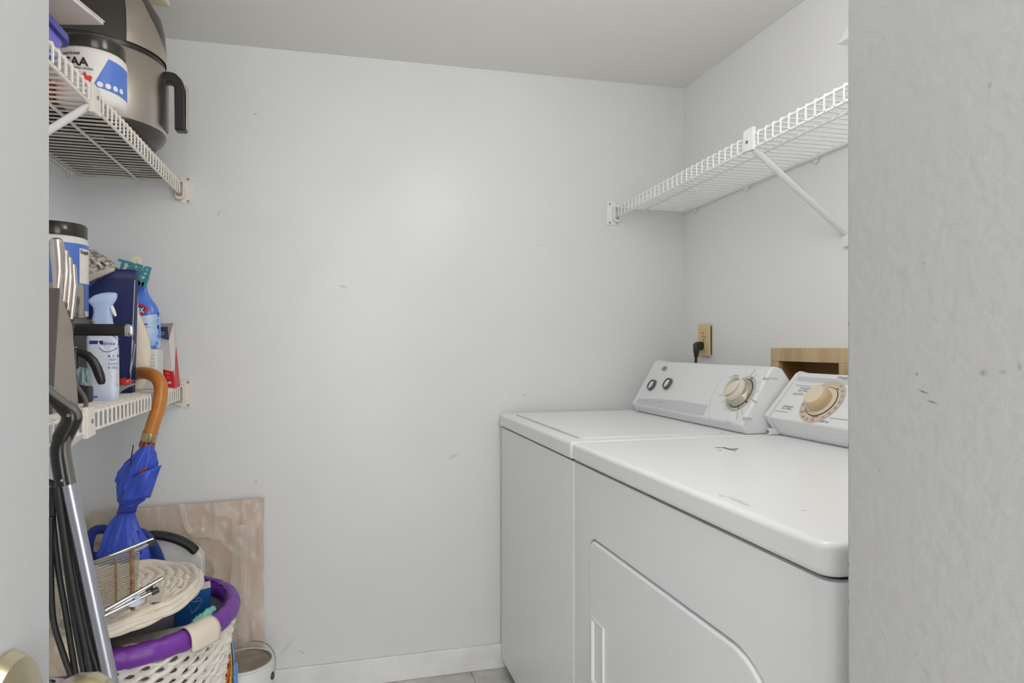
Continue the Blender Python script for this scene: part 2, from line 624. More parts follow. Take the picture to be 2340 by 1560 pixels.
# door: rounded panel standing proud of a recessed surround
FX = X0 + 0.007
dy0, dy1, dz0, dz1 = 0.760, 1.437, 0.215, 0.693


def door_outline(grow, x):
    w, h = dy1 - dy0 + 2 * grow, dz1 - dz0 + 2 * grow
    return [Vector((x, (dy0 + dy1) / 2 + a, (dz0 + dz1) / 2 + b)) for a, b in rrect(w, h, (.10 + grow, .028 + grow, .028 + grow, .115 + grow), 10)]


cab = [o for o in dryer.children if o.name.startswith('cabinet')][0]
cut = G().prism(door_outline(0.006, FX - 0.02), (0.034, 0, 0)).build('cutter', M_enamel)
boolean(cab, cut)
cab.data.polygons.foreach_set('use_smooth', [True] * len(cab.data.polygons))
cab.data.set_sharp_from_angle(angle=math.radians(30))
door = G().prism(door_outline(0, FX - 0.004), (0.018, 0, 0)).build('door', M_enamel, dryer, bevel=(0.005, 3))
# pull: a slanted-top vertical recess
hp = [(1.414, .521), (1.414, .378), (1.351, .378), (1.351, .521)]
cut = G().prism([(FX - 0.02, a, b) for a, b in hp], (0.03, 0, 0)).build('cutter', M_enamel)
boolean(door, cut)
door.data.polygons.foreach_set('use_smooth', [True] * len(door.data.polygons))
door.data.set_sharp_from_angle(angle=math.radians(30))
hc = Vector((0, sum(p[0] for p in hp) / 4, sum(p[1] for p in hp) / 4))
g = G()
rg = []
for k, x in ((1.03, FX - .003), (1.05, FX - .0085), (0.97, FX - .0088), (0.86, FX + .002), (.84, FX + .0095)):
    rg.append([Vector((x, hc.y + (a - hc.y) * (1 + (k - 1) * 2.4), hc.z + (b - hc.z) * k)) for a, b in hp])
g.rings(rg, True, True)
g.build('handle', M_enamel, door, bevel=(0.0018, 2))

# --- consoles


def frame_on(Pa, U, V):
    N = Vector(U).cross(Vector(V)).normalized()
    if N.x > 0:
        N = -N
    return N


def console(parent, prof, y0, y1, m, name='console', bev=0.008):
    return G().prism([(x, y1, z) for x, z in prof], (0, y0 - y1, 0)).build(name, m, parent, bevel=(bev, 4))


# washer console
wprof = [(1.065, .8995), (1.047, .925), (1.138, 1.074), (1.150, 1.080), (1.175, 1.074), (1.215, 1.02), (1.222, .8995)]
wc = console(washer, wprof, 1.552, 2.195, M_plast)
G().prism([(x + (-.003 if x < 1.14 else .003), 2.214, z + (.004 if z > .91 else 0)) for x, z in wprof], (0, -.019, 0)).build('end_cap', M_plast, wc, bevel=(0.0018, 2))
Vw = Vector((.091, 0, .149)).normalized()
Nw = Vector((-Vw.z, 0, Vw.x))
Pw = Vector((1.047, 2.195, .925))


def wuv(px, py):
    p = onplane(px, py, Pw, Nw) - Pw
    return (-p.y, p.dot(Vw))


def wsurf(h=0.0006):
    return lambda a, b: Pw + Vector((0, -a, 0)) + Vw * b + Nw * h


# pale band with its curved top edge, low on the panel
us = [wuv(1452, 912)] + [wuv(x, y) for x, y in ((1453, 911), (1500, 911), (1560, 916), (1619, 926))]
top = us[1:]
band = []
for i in range(len(top) - 1):
    band.append([(top[i][0], .006), (top[i + 1][0], .006), top[i + 1], top[i]])
decal('band', wc, M_plast2, band, wsurf(.0004))
e = [wuv(x, y) for x, y in ((1658, 858), (1640, 880), (1627, 905), (1621, 930), (1621, 958))]
M_ink = mat('grey_print', S(120, 121, 124), 0.5)
M_inkp = mat('pale_grey_print', S(188, 190, 192), 0.5)
M_red = mat('red_print', S(150, 40, 38), 0.5)
decal('panel_line', wc, M_inkp, [bar2(*e[i], *e[i + 1], .0012) for i in range(4)], wsurf(.0007))
# oval badge
bu = wuv(1519, 842)
bd = G()
o2 = disc2(bu[0], bu[1], .0165, 28, .0095)
bd.prism([wsurf(0.0003)(a, b) for a, b in o2], Nw * .002)
bdo = bd.build('badge', mat('badge_grey', S(158, 159, 154), 0.35), wc)
lettering(bdo, M_ink, [('Whirlpool', bu[0] - .0105, bu[1] - .001, .0055, dict(shear=.25))], wsurf(.0026))
# small selector knobs
M_kgrey = mat('grey_knob_ring', S(92, 94, 96), 0.3)
for kx, ky in ((1492, 881), (1528, 878)):
    a, b = wuv(kx, ky)
    p = wsurf(0)(a, b)
    kbse = G().lathe([(0, .0005), (.024, .0005), (.024, .0015), (0, .0015)], p, Nw, 32, caps=False).build('selector_plate', M_plast2, wc)
    G().lathe([(.0205, .001), (.0205, .007), (.0185, .012), (.0165, .012), (.0145, .006), (0, .006)], p, Nw, 36, caps=False).build('knob', M_kgrey, kbse)
    face = []
    for i in range(28):
        q = 2 * math.pi * i / 28
        rr = .0140 * (1 + .28 * max(0, math.cos(q + math.pi / 2 + .12)) ** 6)
        face.append(p + Vector((0, -1, 0)) * rr * math.cos(q) * .9 + Vw * rr * math.sin(q) + Nw * .0055)
    G().prism(face, Nw * .004).build('knob_face', M_plast, kbse, bevel=(.0015, 2))
lettering(wc, M_ink, [('Load Size', *wuv(1472, 917), .0062, {}), ('Wash / Rinse', *wuv(1504, 919), .0062, {}), ('CASUAL', *wuv(1674, 860), .0085, {}),
                      ('QUICK WASH', *wuv(1744, 866), .0095, dict(shear=.2)), ('NORMAL', *wuv(1697, 957), .010, {})], wsurf(.0008))
# dashes that stand for the small print, as grey as it looks from here
sm = []
for (ax, ay, bx, by, w) in ((1666, 861, 1684, 863, .002), (1669, 865, 1682, 866, .002), (1744, 866, 1758, 867, .002), (1697, 958, 1712, 960, .002), (1643, 903, 1656, 902, .0025), (1645, 921, 1656, 916, .0012), (1655, 937, 1660, 932, .0012),
                            (1713, 860, 1727, 843, .0025), (1722, 861, 1730, 854, .0015), (1707, 857, 1710, 850, .0012), (1729, 876, 1737, 871, .0012), (1727, 895, 1737, 894, .0012), (1717, 912, 1731, 920, .003),
                            (1686, 938, 1684, 959, .003), (1695, 934, 1697, 948, .002), (1657, 962, 1670, 963, .0014), (1657, 966, 1670, 967, .0014)):
    a, b = wuv(ax, ay), wuv(bx, by)
    sm.append(bar2(*a, *b, w))
decal('small_print', wc, M_inkp, sm, wsurf(.0007))
# cycle dial
da, db = wuv(1694, 899)
dp = wsurf(0)(da, db)
M_dial = mat('dial_ring_grey', S(196, 197, 190), 0.35)
M_dialm = mat('satin_nickel_dial', S(196, 188, 172), 0.28, metal=0.85)
M_knobb = mat('warm_ivory_knob', S(226, 219, 206), 0.3)
dial = G().lathe([(0, .0005), (.055, .0005), (.055, .002), (.046, .002), (.0455, .0012), (0, .0012)], dp, Nw, 48, caps=False).build('dial_plate', M_dial, wc)
rp = []
for an, w in ((75, 5), (67, 2.5), (-28, 6), (-62, 5), (-168, 6)):
    q = math.radians(an)
    for rr in ring2(da, db, .0465, .0545, 3, q - math.radians(w / 2), q + math.radians(w / 2)):
        rp.append(rr)
decal('cycle_mark', dial, M_red, rp, wsurf(.0024))
G().lathe([(.046, .0012), (.046, .0026), (.0445, .0026), (.0445, .0012)], dp, Nw, 48, caps=False).build('dial_groove', M_black, dial)
skirt = G().lathe([(.0435, .0012), (.0430, .006), (.039, .012), (.036, .016), (.035, .020), (0, .020)], dp, Nw, 48, caps=False).build('dial_skirt', M_dialm, dial)
knob = G().lathe([(.0335, .019), (.0345, .032), (.033, .036), (.0305, .036), (.029, .026), (0, .026)], dp, Nw, 48, caps=False).build('dial_knob', M_knobb, dial)
# grip across the cup of the knob: pointed leaf shape
lf = []
for i in range(32):
    q = 2 * math.pi * i / 32
    r_ = .031
    x_, y_ = r_ * math.cos(q), r_ * math.sin(q) * .52 * abs(math.sin(q)) ** .35
    lf.append((x_, y_))
ro = math.radians(52)
g = G()
base_ = [(x_ * math.cos(ro) - y_ * math.sin(ro), x_ * math.sin(ro) + y_ * math.cos(ro)) for x_, y_ in lf]
g.rings([[dp + Vector((0, -1, 0)) * (a * k) + Vw * (b * k) + Nw * h for a, b in base_] for k, h in ((1, .025), (1, .034), (.55, .040))], True, True)
g.build('grip', M_knobb, knob, ang=20)

# dryer console
dprof = [(1.150, .8995), (1.140, .910), (1.113, .948), (1.204, 1.058), (1.216, 1.064), (1.240, 1.058), (1.262, .99), (1.262, .8995)]
DC1 = 1.527
dc = console(dryer, dprof, 0.70, DC1, M_plast, bev=.004)
G().prism([(x + (-.003 if x < 1.2 else .003), DC1 + .016, z + (.003 if z > .92 else 0)) for x, z in dprof], (0, -.015, 0)).build('end_cap', M_plast, dc, bevel=(0.0018, 2))
tb = G().box((1.115, DC1 - .002, .900), (1.150, DC1 + .012, .917)).build('hinge_tab', M_plast, dc, bevel=(.003, 2))
G().lathe([(0, 0), (.0045, 0), (.0045, .0016), (0, .002)], (1.1148, DC1 + .006, .909), (-1, 0, 0), 12, caps=False).build('screw', M_screw, tb)
Vd = Vector((.091, 0, .110)).normalized()
Nd = Vector((-Vd.z, 0, Vd.x))
Pd = Vector((1.113, DC1, .948))


def duv(px, py):
    p = onplane(px, py, Pd, Nd) - Pd
    return (-p.y, p.dot(Vd))


def dsurf(h=0.0006):
    return lambda a, b: Pd + Vector((0, -a, 0)) + Vd * b + Nd * h


decal('band', dc, M_plast2, [[(.008, .122), (.8, .122), (.8, .137), (.008, .137)]], dsurf(.0004))
a, b = duv(1879, 918)
p = dsurf(0)(a, b)
M_ivory = mat('ivory_dial', S(229, 213, 190), 0.4)
M_ivory2 = mat('ivory_knob_side', S(216, 190, 152), 0.4)
dial = G().lathe([(0, .0005), (.064, .0005), (.064, .0012), (0, .0012)], p, Nd, 56, caps=False).build('dial_plate', M_ivory, dc)
decal('dial_band', dial, mat('dial_band_taupe', S(208, 194, 178), .5), ring2(a, b, .050, .0635, 48), dsurf(.0015))
rr = []
for an, w in ((60, 14), (-75, 24), (-135, 14)):
    q = math.radians(an)
    rr += ring2(a, b, .0465, .0485, 6, q - math.radians(w / 2), q + math.radians(w / 2))
decal('cycle_mark', dial, M_red, rr, dsurf(.0019))
its = []
for i, (s, an) in enumerate((('70', 62), ('60', 40), ('50', 22), ('40', 4), ('30', -14), ('20', -32), ('10', -50), ('Off', -80), ('50', -100), ('40', -118), ('Off', -140), ('60', 195), ('50', 172))):
    q = math.radians(an)
    its.append((s, a + .0565 * math.cos(q), b + .0565 * math.sin(q) - .003, .008, dict(align='CENTER')))
lettering(dial, mat('brown_print', S(140, 122, 110), .5), its, dsurf(.002))
G().lathe([(.0445, .001), (.0445, .0026), (.043, .0026), (.043, .001)], p, Nd, 48, caps=False).build('dial_groove', M_char, dial)
G().lathe([(0, .001), (.0425, .001), (.0425, .003), (.034, .0035), (0, .0035)], p, Nd, 48, caps=False).build('dial_disc', M_ivory, dial)
G().lathe([(0, .003), (.030, .003), (.0305, .010), (.0315, .012), (.0305, .028), (.028, .0315), (0, .0315)], p, Nd, 48, caps=False).build('dial_knob', M_ivory2, dial)
G().lathe([(0, .031), (.0268, .031), (.026, .0324), (0, .0328)], p, Nd, 48, caps=False).build('knob_cap', M_ivory, dial)
lettering(dc, M_ink, [('Whirlpool', *duv(1911, 865), .012, dict(shear=.3)), ('Automatic', *duv(1827, 888), .0095, {}), ('Dry Miser', *duv(1823, 894), .0095, {}),
                      ('Automatic', *duv(1790, 929), .0095, {}), ('Dry Miser', *duv(1785, 934), .0095, {}), ('Fluff Air', *duv(1872, 964), .0095, {})], dsurf(.0008))
ln = []
for (ax, ay, bx, by) in ((1820, 880, 1855, 883), (1813, 898, 1836, 899), (1812, 901, 1836, 902), (1770, 938, 1801, 942), (1896, 955, 1938, 960)):
    ln.append(bar2(*duv(ax, ay), *duv(bx, by), .0011))
decal('panel_line', dc, M_ink, ln, dsurf(.0006))

# ------------------------------------------------------------------ outlet, plug, valve box on the right wall
ot = thing('outlet', 'beige duplex outlet on the right wall above the washer', 'outlet', (XR - .004, 2.138, 1.098))
G().box((XR - .006, 2.104, 1.104), (XR, 2.170, 1.206)).build('back_box', M_gap, ot, smooth=False)
M_plate = mat('aged_beige_plate', S(226, 202, 150), 0.4)
G().box((XR - .012, 2.0995, 1.0985), (XR - .006, 2.177, 1.2115)).build('plate', M_plate, ot, bevel=(.0025, 2))
for zc in (1.178, 1.132):
    rc = G().prism([(XR - .0118, 2.138 + a_, zc + b_) for a_, b_ in rrect(.034, .029, .012, 5)], (-.0035, 0, 0)).build('receptacle', M_plate, ot, bevel=(.0008, 2))
    if zc > 1.15:
        for dy in (-.0065, .0065):
            G().box((XR - .0157, 2.138 + dy - .0012, zc - .001), (XR - .0152, 2.138 + dy + .0012, zc + .008)).build('slot', M_gap, rc, smooth=False)
        G().lathe([(0, 0), (.0026, 0), (.0026, .0006), (0, .0006)], (XR - .0152, 2.138, zc - .008), (-1, 0, 0), 12, caps=False).build('slot', M_gap, rc)
G().lathe([(0, 0), (.003, 0), (.0025, .0012), (0, .0014)], (XR - .012, 2.138, 1.155), (-1, 0, 0), 12, caps=False).build('screw', M_screw, ot)
pl = thing('power_plug', 'black three-prong plug with cord in the beige outlet', 'plug', (XR - .03, 2.145, 1.08))
yy = 2.143
g = G()
rg = []
for x, z, hw, hh in ((XR - .0155, 1.136, .014, .013), (XR - .022, 1.136, .0155, .0145), (XR - .034, 1.133, .0155, .0165), (XR - .043, 1.126, .013, .018)):
    rg.append([Vector((x, yy + q[0], z + q[1])) for q in rrect(2 * hw, 2 * hh, .006, 3)])
g.rings(rg)
g.build('plug_body', M_black, pl, bevel=None)
G().tube([(XR - .036, yy, 1.122), (XR - .038, yy, 1.108), (XR - .039, yy, 1.095)], [.011, .0085, .0062], 10).build('strain_relief', M_black, pl)
for k in range(3):
    G().lathe([(0, 0), (.0085, 0), (.0085, .002), (0, .002)], (XR - .0388, yy, 1.104 - k * .0045), n=12, caps=False).build('strain_ring', M_black, pl)
G().tube([(XR - .039, yy, 1.098), (XR - .040, yy, 1.07), (XR - .040, yy - .005, 1.0), (XR - .04, yy - .01, .7), (XR - .03, yy - .01, .4)], .0048, 8).build('cord', M_blackr, pl)

vb = thing('valve_box', 'tan recessed wooden valve box in the wall behind the machines', 'valve box', (XR, 1.58, VB['z0']))
M_wood = mat('unpainted_tan_board', S(214, 190, 150), 0.55, vary=(6, S(190, 160, 118), .8), bump=(40, .08, .003), aniso=(1, 6, 1))
M_wood2 = mat('dark_tan_board', S(176, 140, 84), 0.6, vary=(5, S(140, 106, 60), .7))
iy0, iy1, iz0, iz1 = 1.474, 1.719, .90, 1.0895
for lo, hi in (((XR - .014, VB['y0'], iz1), (XR + .002, VB['y1'], VB['z1'])), ((XR - .014, iy1, VB['z0']), (XR + .002, VB['y1'], iz1)),
               ((XR - .014, VB['y0'], VB['z0']), (XR + .002, iy0, iz1)), ((XR - .014, iy0, VB['z0']), (XR + .002, iy1, iz0))):
    G().box(lo, hi).build('frame_board', M_wood, vb, bevel=(.0015, 2))
for lo, hi in (((XR + .002, iy0 - .012, iz1), (XR + .08, iy1 + .012, iz1 + .012)), ((XR + .002, iy0 - .012, iz0 - .01), (XR + .08, iy1 + .012, iz0)),
               ((XR + .002, iy1, iz0), (XR + .08, iy1 + .012, iz1)), ((XR + .002, iy0 - .012, iz0), (XR + .08, iy0, iz1)), ((XR + .075, iy0, iz0), (XR + .085, iy1, iz1))):
    G().box(lo, hi).build('inner_board', M_wood2, vb, smooth=False)

# ------------------------------------------------------------------ wire shelves


def wire_shelf(label, xf, xw, zf, y0, y1, lip, m, brk_y, sp=.0286, brace_m=None, brace_z=.25, rod=.0036, wr=.0024, jh=.0):
    sg = 1 if xf < xw else -1          # +1: wall lies towards +X
    t = thing('wire_shelf', label, 'shelf', ((xf + xw) / 2, (y0 + y1) / 2, zf(y1)))
    n = int((y1 - y0) / sp)
    w0 = None
    xb = xw - sg * .008
    for i in range(n + 1):
        y = y1 - .012 - i * sp
        if y < y0:
            break
        if w0 is None:
            z = zf(y)
            pts = [(xb, y, z), ((xf + xb) / 2, y, z), (xf + sg * .006, y, z), (xf + sg * .0015, y, z - .0015), (xf, y, z - .006), (xf, y, z - lip)]
            w0 = G().tube(pts, wr, 6).build('wire', m, t)
            wy, wz = y, z
        else:
            share(w0, (0, y - wy, zf(y) - wz), t)
    for nm, x, dz in (('front_rod', xf + sg * .004, -wr - rod + .001), ('lip_rod', xf + sg * .0045, -lip), ('back_rod', xb, -wr - rod + .001), ('middle_rod', xf + (xb - xf) * .42, -wr - rod + .001)):
        G().tube([(x, y0, zf(y0) + dz), (x, y1 - .006, zf(y1) + dz)], rod, 8).build(nm, m, t)
    # end bracket on the back wall
    z = zf(y1)
    zc = z - lip / 2 - .004
    br = G().prism([(xf - sg * .012 + a_, y1, zc + b_) for a_, b_ in rrect(.036, lip + .048, .006, 4)], (0, -.005, 0)).build('end_bracket', m, t, bevel=(.0015, 2))
    cup = G()
    for k, rg_ in enumerate(((1.0, .0), (1.0, -.020), (.9, -.026))):
        pass
    out = rrect(.026, lip + .022, (.011, .011, .003, .003), 5)
    inn = rrect(.017, lip + .010, (.006, .006, .002, .002), 5)
    xx = xf + sg * .003
    cup.rings([[Vector((xx + a_, y1 - .005, zc + b_ - .003)) for a_, b_ in out], [Vector((xx + a_, y1 - .026, zc + b_ - .003)) for a_, b_ in out],
               [Vector((xx + a_, y1 - .026, zc + b_ - .003)) for a_, b_ in inn], [Vector((xx + a_, y1 - .007, zc + b_ - .003)) for a_, b_ in inn]])
    cup.build('cup', m, br)
    for dz in (-1, 1):
        G().lathe([(0, 0), (.0038, 0), (.003, .002), (0, .0024)], (xf - sg * .018, y1 - .005, zc + dz * (lip / 2 + .016)), (0, -1, 0), 12, caps=False).build('screw', M_screw, br)
    # clip over the lip and diagonal brace
    zb = zf(brk_y)
    jn = G().prism([(xf - sg * .004, brk_y + a_, zb - lip / 2 + b_ + jh) for a_, b_ in ((-.022, -lip / 2 - .012), (-.022, lip / 2 + .009), (.018, lip / 2 + .007), (.024, -lip / 2 - .008))], (sg * .010, 0, 0)).build('joiner_clip', m, t, bevel=(.002, 2))
    G().lathe([(0, 0), (.0045, 0), (.0042, .0015), (0, .002)], (xf - sg * .004, brk_y + .002, zb - lip / 2), (-sg, 0, 0), 12, caps=False).build('screw', M_screw, jn)
    b0, b1 = Vector((xf + sg * .006, brk_y - .012, zb - lip - .002)), Vector((xw - sg * .004, brk_y - .012, zb - lip - brace_z))
    G().tube([b0, b0.lerp(b1, .5), b1], .011, 10, flat=(.62, 1.0)).build('brace', brace_m or m, t)
    G().box((min(xw, xw - sg * .012), brk_y - .022, b1.z - .03), (max(xw, xw - sg * .012), brk_y - .002, b1.z + .012)).build('brace_foot', m, t, bevel=(.003, 2))
    for yc in (y1 - .09, y1 - .41, y1 - .73, y1 - 1.05):
        if yc > y0:
            zc_ = zf(yc) - wr - rod
            cl = G().lathe([(rod + .0005, -.011), (rod + .0045, -.011), (rod + .0045, .011), (rod + .0005, .011)], (xb, yc, zc_), (0, 1, 0), 14).build('wall_clip', m, t)
            G().box((min(xw, xb), yc - .007, zc_ - .016), (max(xw, xb), yc + .007, zc_ - .002)).build('clip_foot', m, cl, bevel=(.002, 2))
    return t


shR = wire_shelf('white wire shelf on the right wall above the washer', 1.012, XR, lambda y: 1.672 - (y - 1.14) * .0215, .60, D, .037, M_wirew, 1.468, brace_z=.205, jh=.006)
shU = wire_shelf('cream wire shelf high on the left wall under the air fryer', -.452, XL, lambda y: 1.646, .60, D, .037, M_wirec, 1.497, brace_m=M_wirew, brace_z=.22, jh=-.005)
shL = wire_shelf('cream wire shelf lower on the left wall with the umbrella hooked on', -.452, XL, lambda y: 1.009, .60, D, .040, M_wirec, 1.465, brace_z=.22, sp=.0286)

# white tapered fixture hanging over the right shelf, most of it behind the near wall
c_ = at(1912, 102, Y=1.33 + .085)
ft = thing('pendant_shade', 'white tapered shade hanging above the right wire shelf', 'shade', (1.13, 1.33, c_.z))
zb_ = c_.z
hw, hw2, hh = .085, .045, .088
cys = 1.33
cxs = at(1912, 102, Y=cys + hw).x + hw
g = G()
g.rings([[Vector((cxs + a_ * w_, cys + b_ * w_, z_)) for a_, b_ in ((-1, -1), (1, -1), (1, 1), (-1, 1))] for w_, z_ in ((hw, zb_), (hw2, zb_ + hh))])
g.build('shade', mat('white_shade', S(238, 239, 240), .5), ft, bevel=(.002, 2))
G().tube([(cxs, cys, zb_ + hh), (cxs, cys, ceil_z(cxs))], .008, 10).build('stem', M_trim, ft)
G().lathe([(0, 0), (.05, 0), (.045, -.018), (0, -.018)], (cxs, cys, ceil_z(cxs)), n=24, caps=False).build('canopy', M_trim, ft)

# ------------------------------------------------------------------ upper left shelf: what stands on it
UZ = 1.646 + .0026      # top of the upper deck
LZ = 1.009 + .0026      # top of the lower deck


def cyl_map(c, r, h=0.0):
    """(arc length measured from the side that faces the doorway, height) -> point on a round tub"""
    a_c = math.atan2(-c[1], -c[0])
    return lambda a, b: Vector((c[0] + (r + h) * math.cos(a_c + a / r), c[1] + (r + h) * math.sin(a_c + a / r), c[2] + b))


def patch(name, parent, m, fn, quad, nu=10, nv=3):
    """bilinear patch of a curved label; quad = bl, br, tr, tl"""
    bl, br, tr, tl = [Vector(q) for q in quad]

    def f(u, v):
        p = (bl * (1 - u) + br * u) * (1 - v) + (tl * (1 - u) + tr * u) * v
        return fn(p.x, p.y)
    return G().grid(f, nu, nv).build(name, m, parent)


# tub of powder
tc_ = (-.502, 1.645, UZ)
tub = thing('supplement_tub', 'white and blue powder tub with dark lid beside the air fryer', 'tub', tc_)
M_tubw = mat('white_tub_plastic', S(232, 228, 222), 0.35)
M_lid = mat('smoked_black_lid', S(52, 47, 41), 0.18)
M_blue = mat('label_blue', S(84, 122, 206), 0.4)
M_navy = mat('label_navy', S(36, 52, 104), 0.45)
M_inkd = mat('dark_print', S(44, 44, 50), 0.5)
R_ = .0665
G().lathe([(0, 0), (.056, 0), (.062, .004), (R_, .012), (R_, .100), (.064, .109), (.058, .114), (.058, .120), (0, .120)], tc_, n=48, caps=False).build('body', M_tubw, tub)
G().lathe([(.0625, .113), (.0635, .115), (.0635, .137), (.0615, .1395), (0, .1395)], tc_, n=48, caps=False).build('lid', M_lid, tub)
cm = cyl_map(tc_, R_, .0006)
cm2 = cyl_map(tc_, R_, .0013)
patch('label_panel', tub, M_blue, cm, [(.000, .030), (.088, .022), (.088, .088), (.030, .095)], 16, 3)
lettering(tub, M_inkd, [('nutricost', -.058, .092, .0098, dict(bold=.0002)), ('CAA', -.0575, .0695, .0245, dict(bold=.0007)), ('X AMINO ACIDS', -.046, .0620, .0064, dict(bold=.0001)), ('0g', -.042, .0545, .0075, {})], cm2)
M_redf = mat('berry_red', S(226, 74, 58), 0.4)
decal('fruit_print', tub, M_redf, [[(-.023, .036), (-.012, .031), (-.003, .036), (.000, .048), (-.004, .051), (-.009, .049), (-.013, .058), (-.018, .052), (-.023, .050), (-.026, .042)]], cm2)
for k in range(4):
    decal('label_badge', tub, M_tubw, [disc2(.0135 + k * .0155, .0365, .0058, 16)], cm2)

# air fryer
FC = Vector((-.583, 1.945, UZ + .0075))
fry = thing('air_fryer', 'stainless steel and black air fryer with a hanging black handle', 'air fryer', FC)
FR = .160
G().lathe([(0, .0), (.115, .0), (.138, .005), (.152, .018), (FR - .001, .030), (FR - .001, .036), (0, .036)], FC, n=72, caps=False).build('base', M_char, fry)
G().lathe([(FR - .002, .034), (FR, .037), (FR + .001, .12), (FR, .206), (FR - .004, .211), (.1, .211)], FC, n=72, caps=False).build('drawer', M_steel, fry)
G().lathe([(FR - .006, .207), (FR - .004, .211), (FR - .003, .222), (FR - .006, .226)], FC, n=72, caps=False).build('seam_band', M_black, fry)
domep = [(FR - .001, .222), (FR, .25), (FR - .003, .30), (FR - .012, .34), (FR - .036, .378), (FR - .08, .396), (.03, .402), (0, .402)]
G().lathe(domep, FC, n=72, caps=False).build('dome', M_char, fry)


def dome_r(h):
    for (r0, h0), (r1, h1) in zip(domep, domep[1:]):
        if h0 <= h <= h1:
            return r0 + (r1 - r0) * (h - h0) / (h1 - h0 + 1e-9)
    return domep[-1][0]


def strip(u, v):
    h = .223 + (.392 - .223) * v
    a0, a1 = math.radians(-51), math.radians(-34 + 50 * (1 - v) ** 2.4)
    a = a0 + (a1 - a0) * u
    r = dome_r(h) + .0015
    return FC + Vector((r * math.cos(a), r * math.sin(a), h))


G().grid(strip, 24, 20).build('steel_fascia', M_steel, fry)
# handle with its escutcheon
ha = math.radians(2)
hd, hn = Vector((math.cos(ha), math.sin(ha), 0)), Vector((-math.sin(ha), math.cos(ha), 0))


def rect_tube(pts, ups, w, t, nm, m, par, bev=.003):
    g = G()
    rg = []
    for p, u in zip(pts, ups):
        p, u = Vector(p), Vector(u).normalized()
        rg.append([p + u * t * a_ + hn * w * b_ for a_, b_ in ((-.5, -.5), (.5, -.5), (.5, .5), (-.5, .5))])
    g.rings(rg)
    return g.build(nm, m, par, bevel=(bev, 3))


b0 = FC + hd * (FR - .004)
G().prism([b0 + hn * a_ + Vector((0, 0, z_)) for a_, z_ in ((-.020, .045), (-.020, .165), (-.016, .19), (.016, .19), (.020, .165), (.020, .045))], hd * .008).build('escutcheon', M_char, fry, bevel=(.003, 2))
Z3 = Vector((0, 0, 1))
pts = [b0 + Z3 * .186, b0 + hd * .016 + Z3 * .187, b0 + hd * .026 + Z3 * .185, b0 + hd * .036 + Z3 * .172, b0 + hd * .040 + Z3 * .150, b0 + hd * .041 + Z3 * .048]
up = [Z3, Z3, Z3 + hd * .35, Z3 + hd * 1.2, hd, hd]
hl = rect_tube(pts, up, .036, .027, 'handle', M_black, fry, .005)
rect_tube([b0 + hd * .0555 + Z3 * .17, b0 + hd * .0560 + Z3 * .1, b0 + hd * .0560 + Z3 * .052], [hd, hd, hd], .030, .003, 'handle_inlay', M_steel, hl, .001)
G().tube([FC + Vector((.03, .15, .006)), FC + Vector((.07, .19, .0045)), FC + Vector((.06, .22, .0045)), FC + Vector((-.02, .24, .0045)), FC + Vector((-.05, .22, .005))], .0035, 8).build('power_cord', M_blackr, fry)
# folded cream cloth on top of the fryer
M_clothc = mat('cream_cotton', S(228, 214, 186), 0.9, bump=(120, .2, .002))
zt_ = FC.z + .4045
g = G().grid(lambda u, v: Vector((FC.x - .04 + .195 * u + .004 * math.sin(9 * v), FC.y - .05 + .12 * v + .005 * math.sin(7 * u), zt_ + .006 + .002 * noise.noise((u * 6, v * 6, 2)))), 20, 14)
tag(g.build('folded_cloth', M_clothc, solid=.006), 'cream cloth lying folded on top of the air fryer', 'cloth')

# blue bin, marbled box, flat carton
M_bin = mat('violet_blue_plastic', S(106, 100, 198), 0.3)
M_binr = mat('deep_blue_rim', S(34, 34, 150), 0.25)
bn = thing('storage_bin', 'violet blue plastic bin with a deep blue rim on the upper shelf', 'bin', (-.58, 1.25, UZ))
g = G()
bx = lambda dx, z: [Vector((-.585 + a_ * (.108 + dx), 1.245 + b_ * (.150 + dx), UZ + z)) for a_, b_ in rrect(2, 2, .18, 4)]
g.rings([bx(0, 0), bx(.008, .036), bx(.010, .043), bx(.006, .043), bx(-.004, .004)])
g.build('body', M_bin, bn)
G().rings([bx(.008, .036), bx(.016, .037), bx(.016, .050), bx(.006, .050), bx(.005, .040)], True, False).build('rim', M_binr, bn)
M_marb = mat('white_marble_print', S(226, 222, 214), 0.3, vary=(4, S(170, 164, 158), .7))
cr = Vector((-.448, 1.535, UZ + .1400))
ex, ey = Vector((-.078, .021, 0)).normalized(), Vector((-.02, -.097, 0)).normalized()
ft_ = math.radians(14)
ex = Vector((-math.cos(ft_), math.sin(ft_), 0))
ey = Vector((-math.sin(ft_), -math.cos(ft_), 0))
g = G().prism([cr, cr + ex * .24, cr + ex * .24 + ey * .32, cr + ey * .32], (0, 0, .0062))
mb = thing('marbled_board', 'white marble-print board lying on the tub and the blue bin', 'board', cr + ex * .12 + ey * .16)
g.build('board', M_marb, mb, bevel=(.001, 2))
G().prism([cr - ex * .0015 - ey * .0015 + Z3 * .0065, cr + ex * .2415 - ey * .0015 + Z3 * .0065, cr + ex * .2415 + ey * .3215 + Z3 * .0065, cr - ex * .0015 + ey * .3215 + Z3 * .0065], (0, 0, .002)).build('edge_strip', M_tubw, mb)
M_cred = mat('carton_red', S(216, 74, 48), 0.5)
M_cwh = mat('carton_white', S(222, 214, 204), 0.5)
M_cblk = mat('carton_black', S(40, 38, 36), 0.5)
ct = thing('flat_carton', 'red, white and black carton lying behind the tub', 'carton', (-.66, 1.6, UZ))
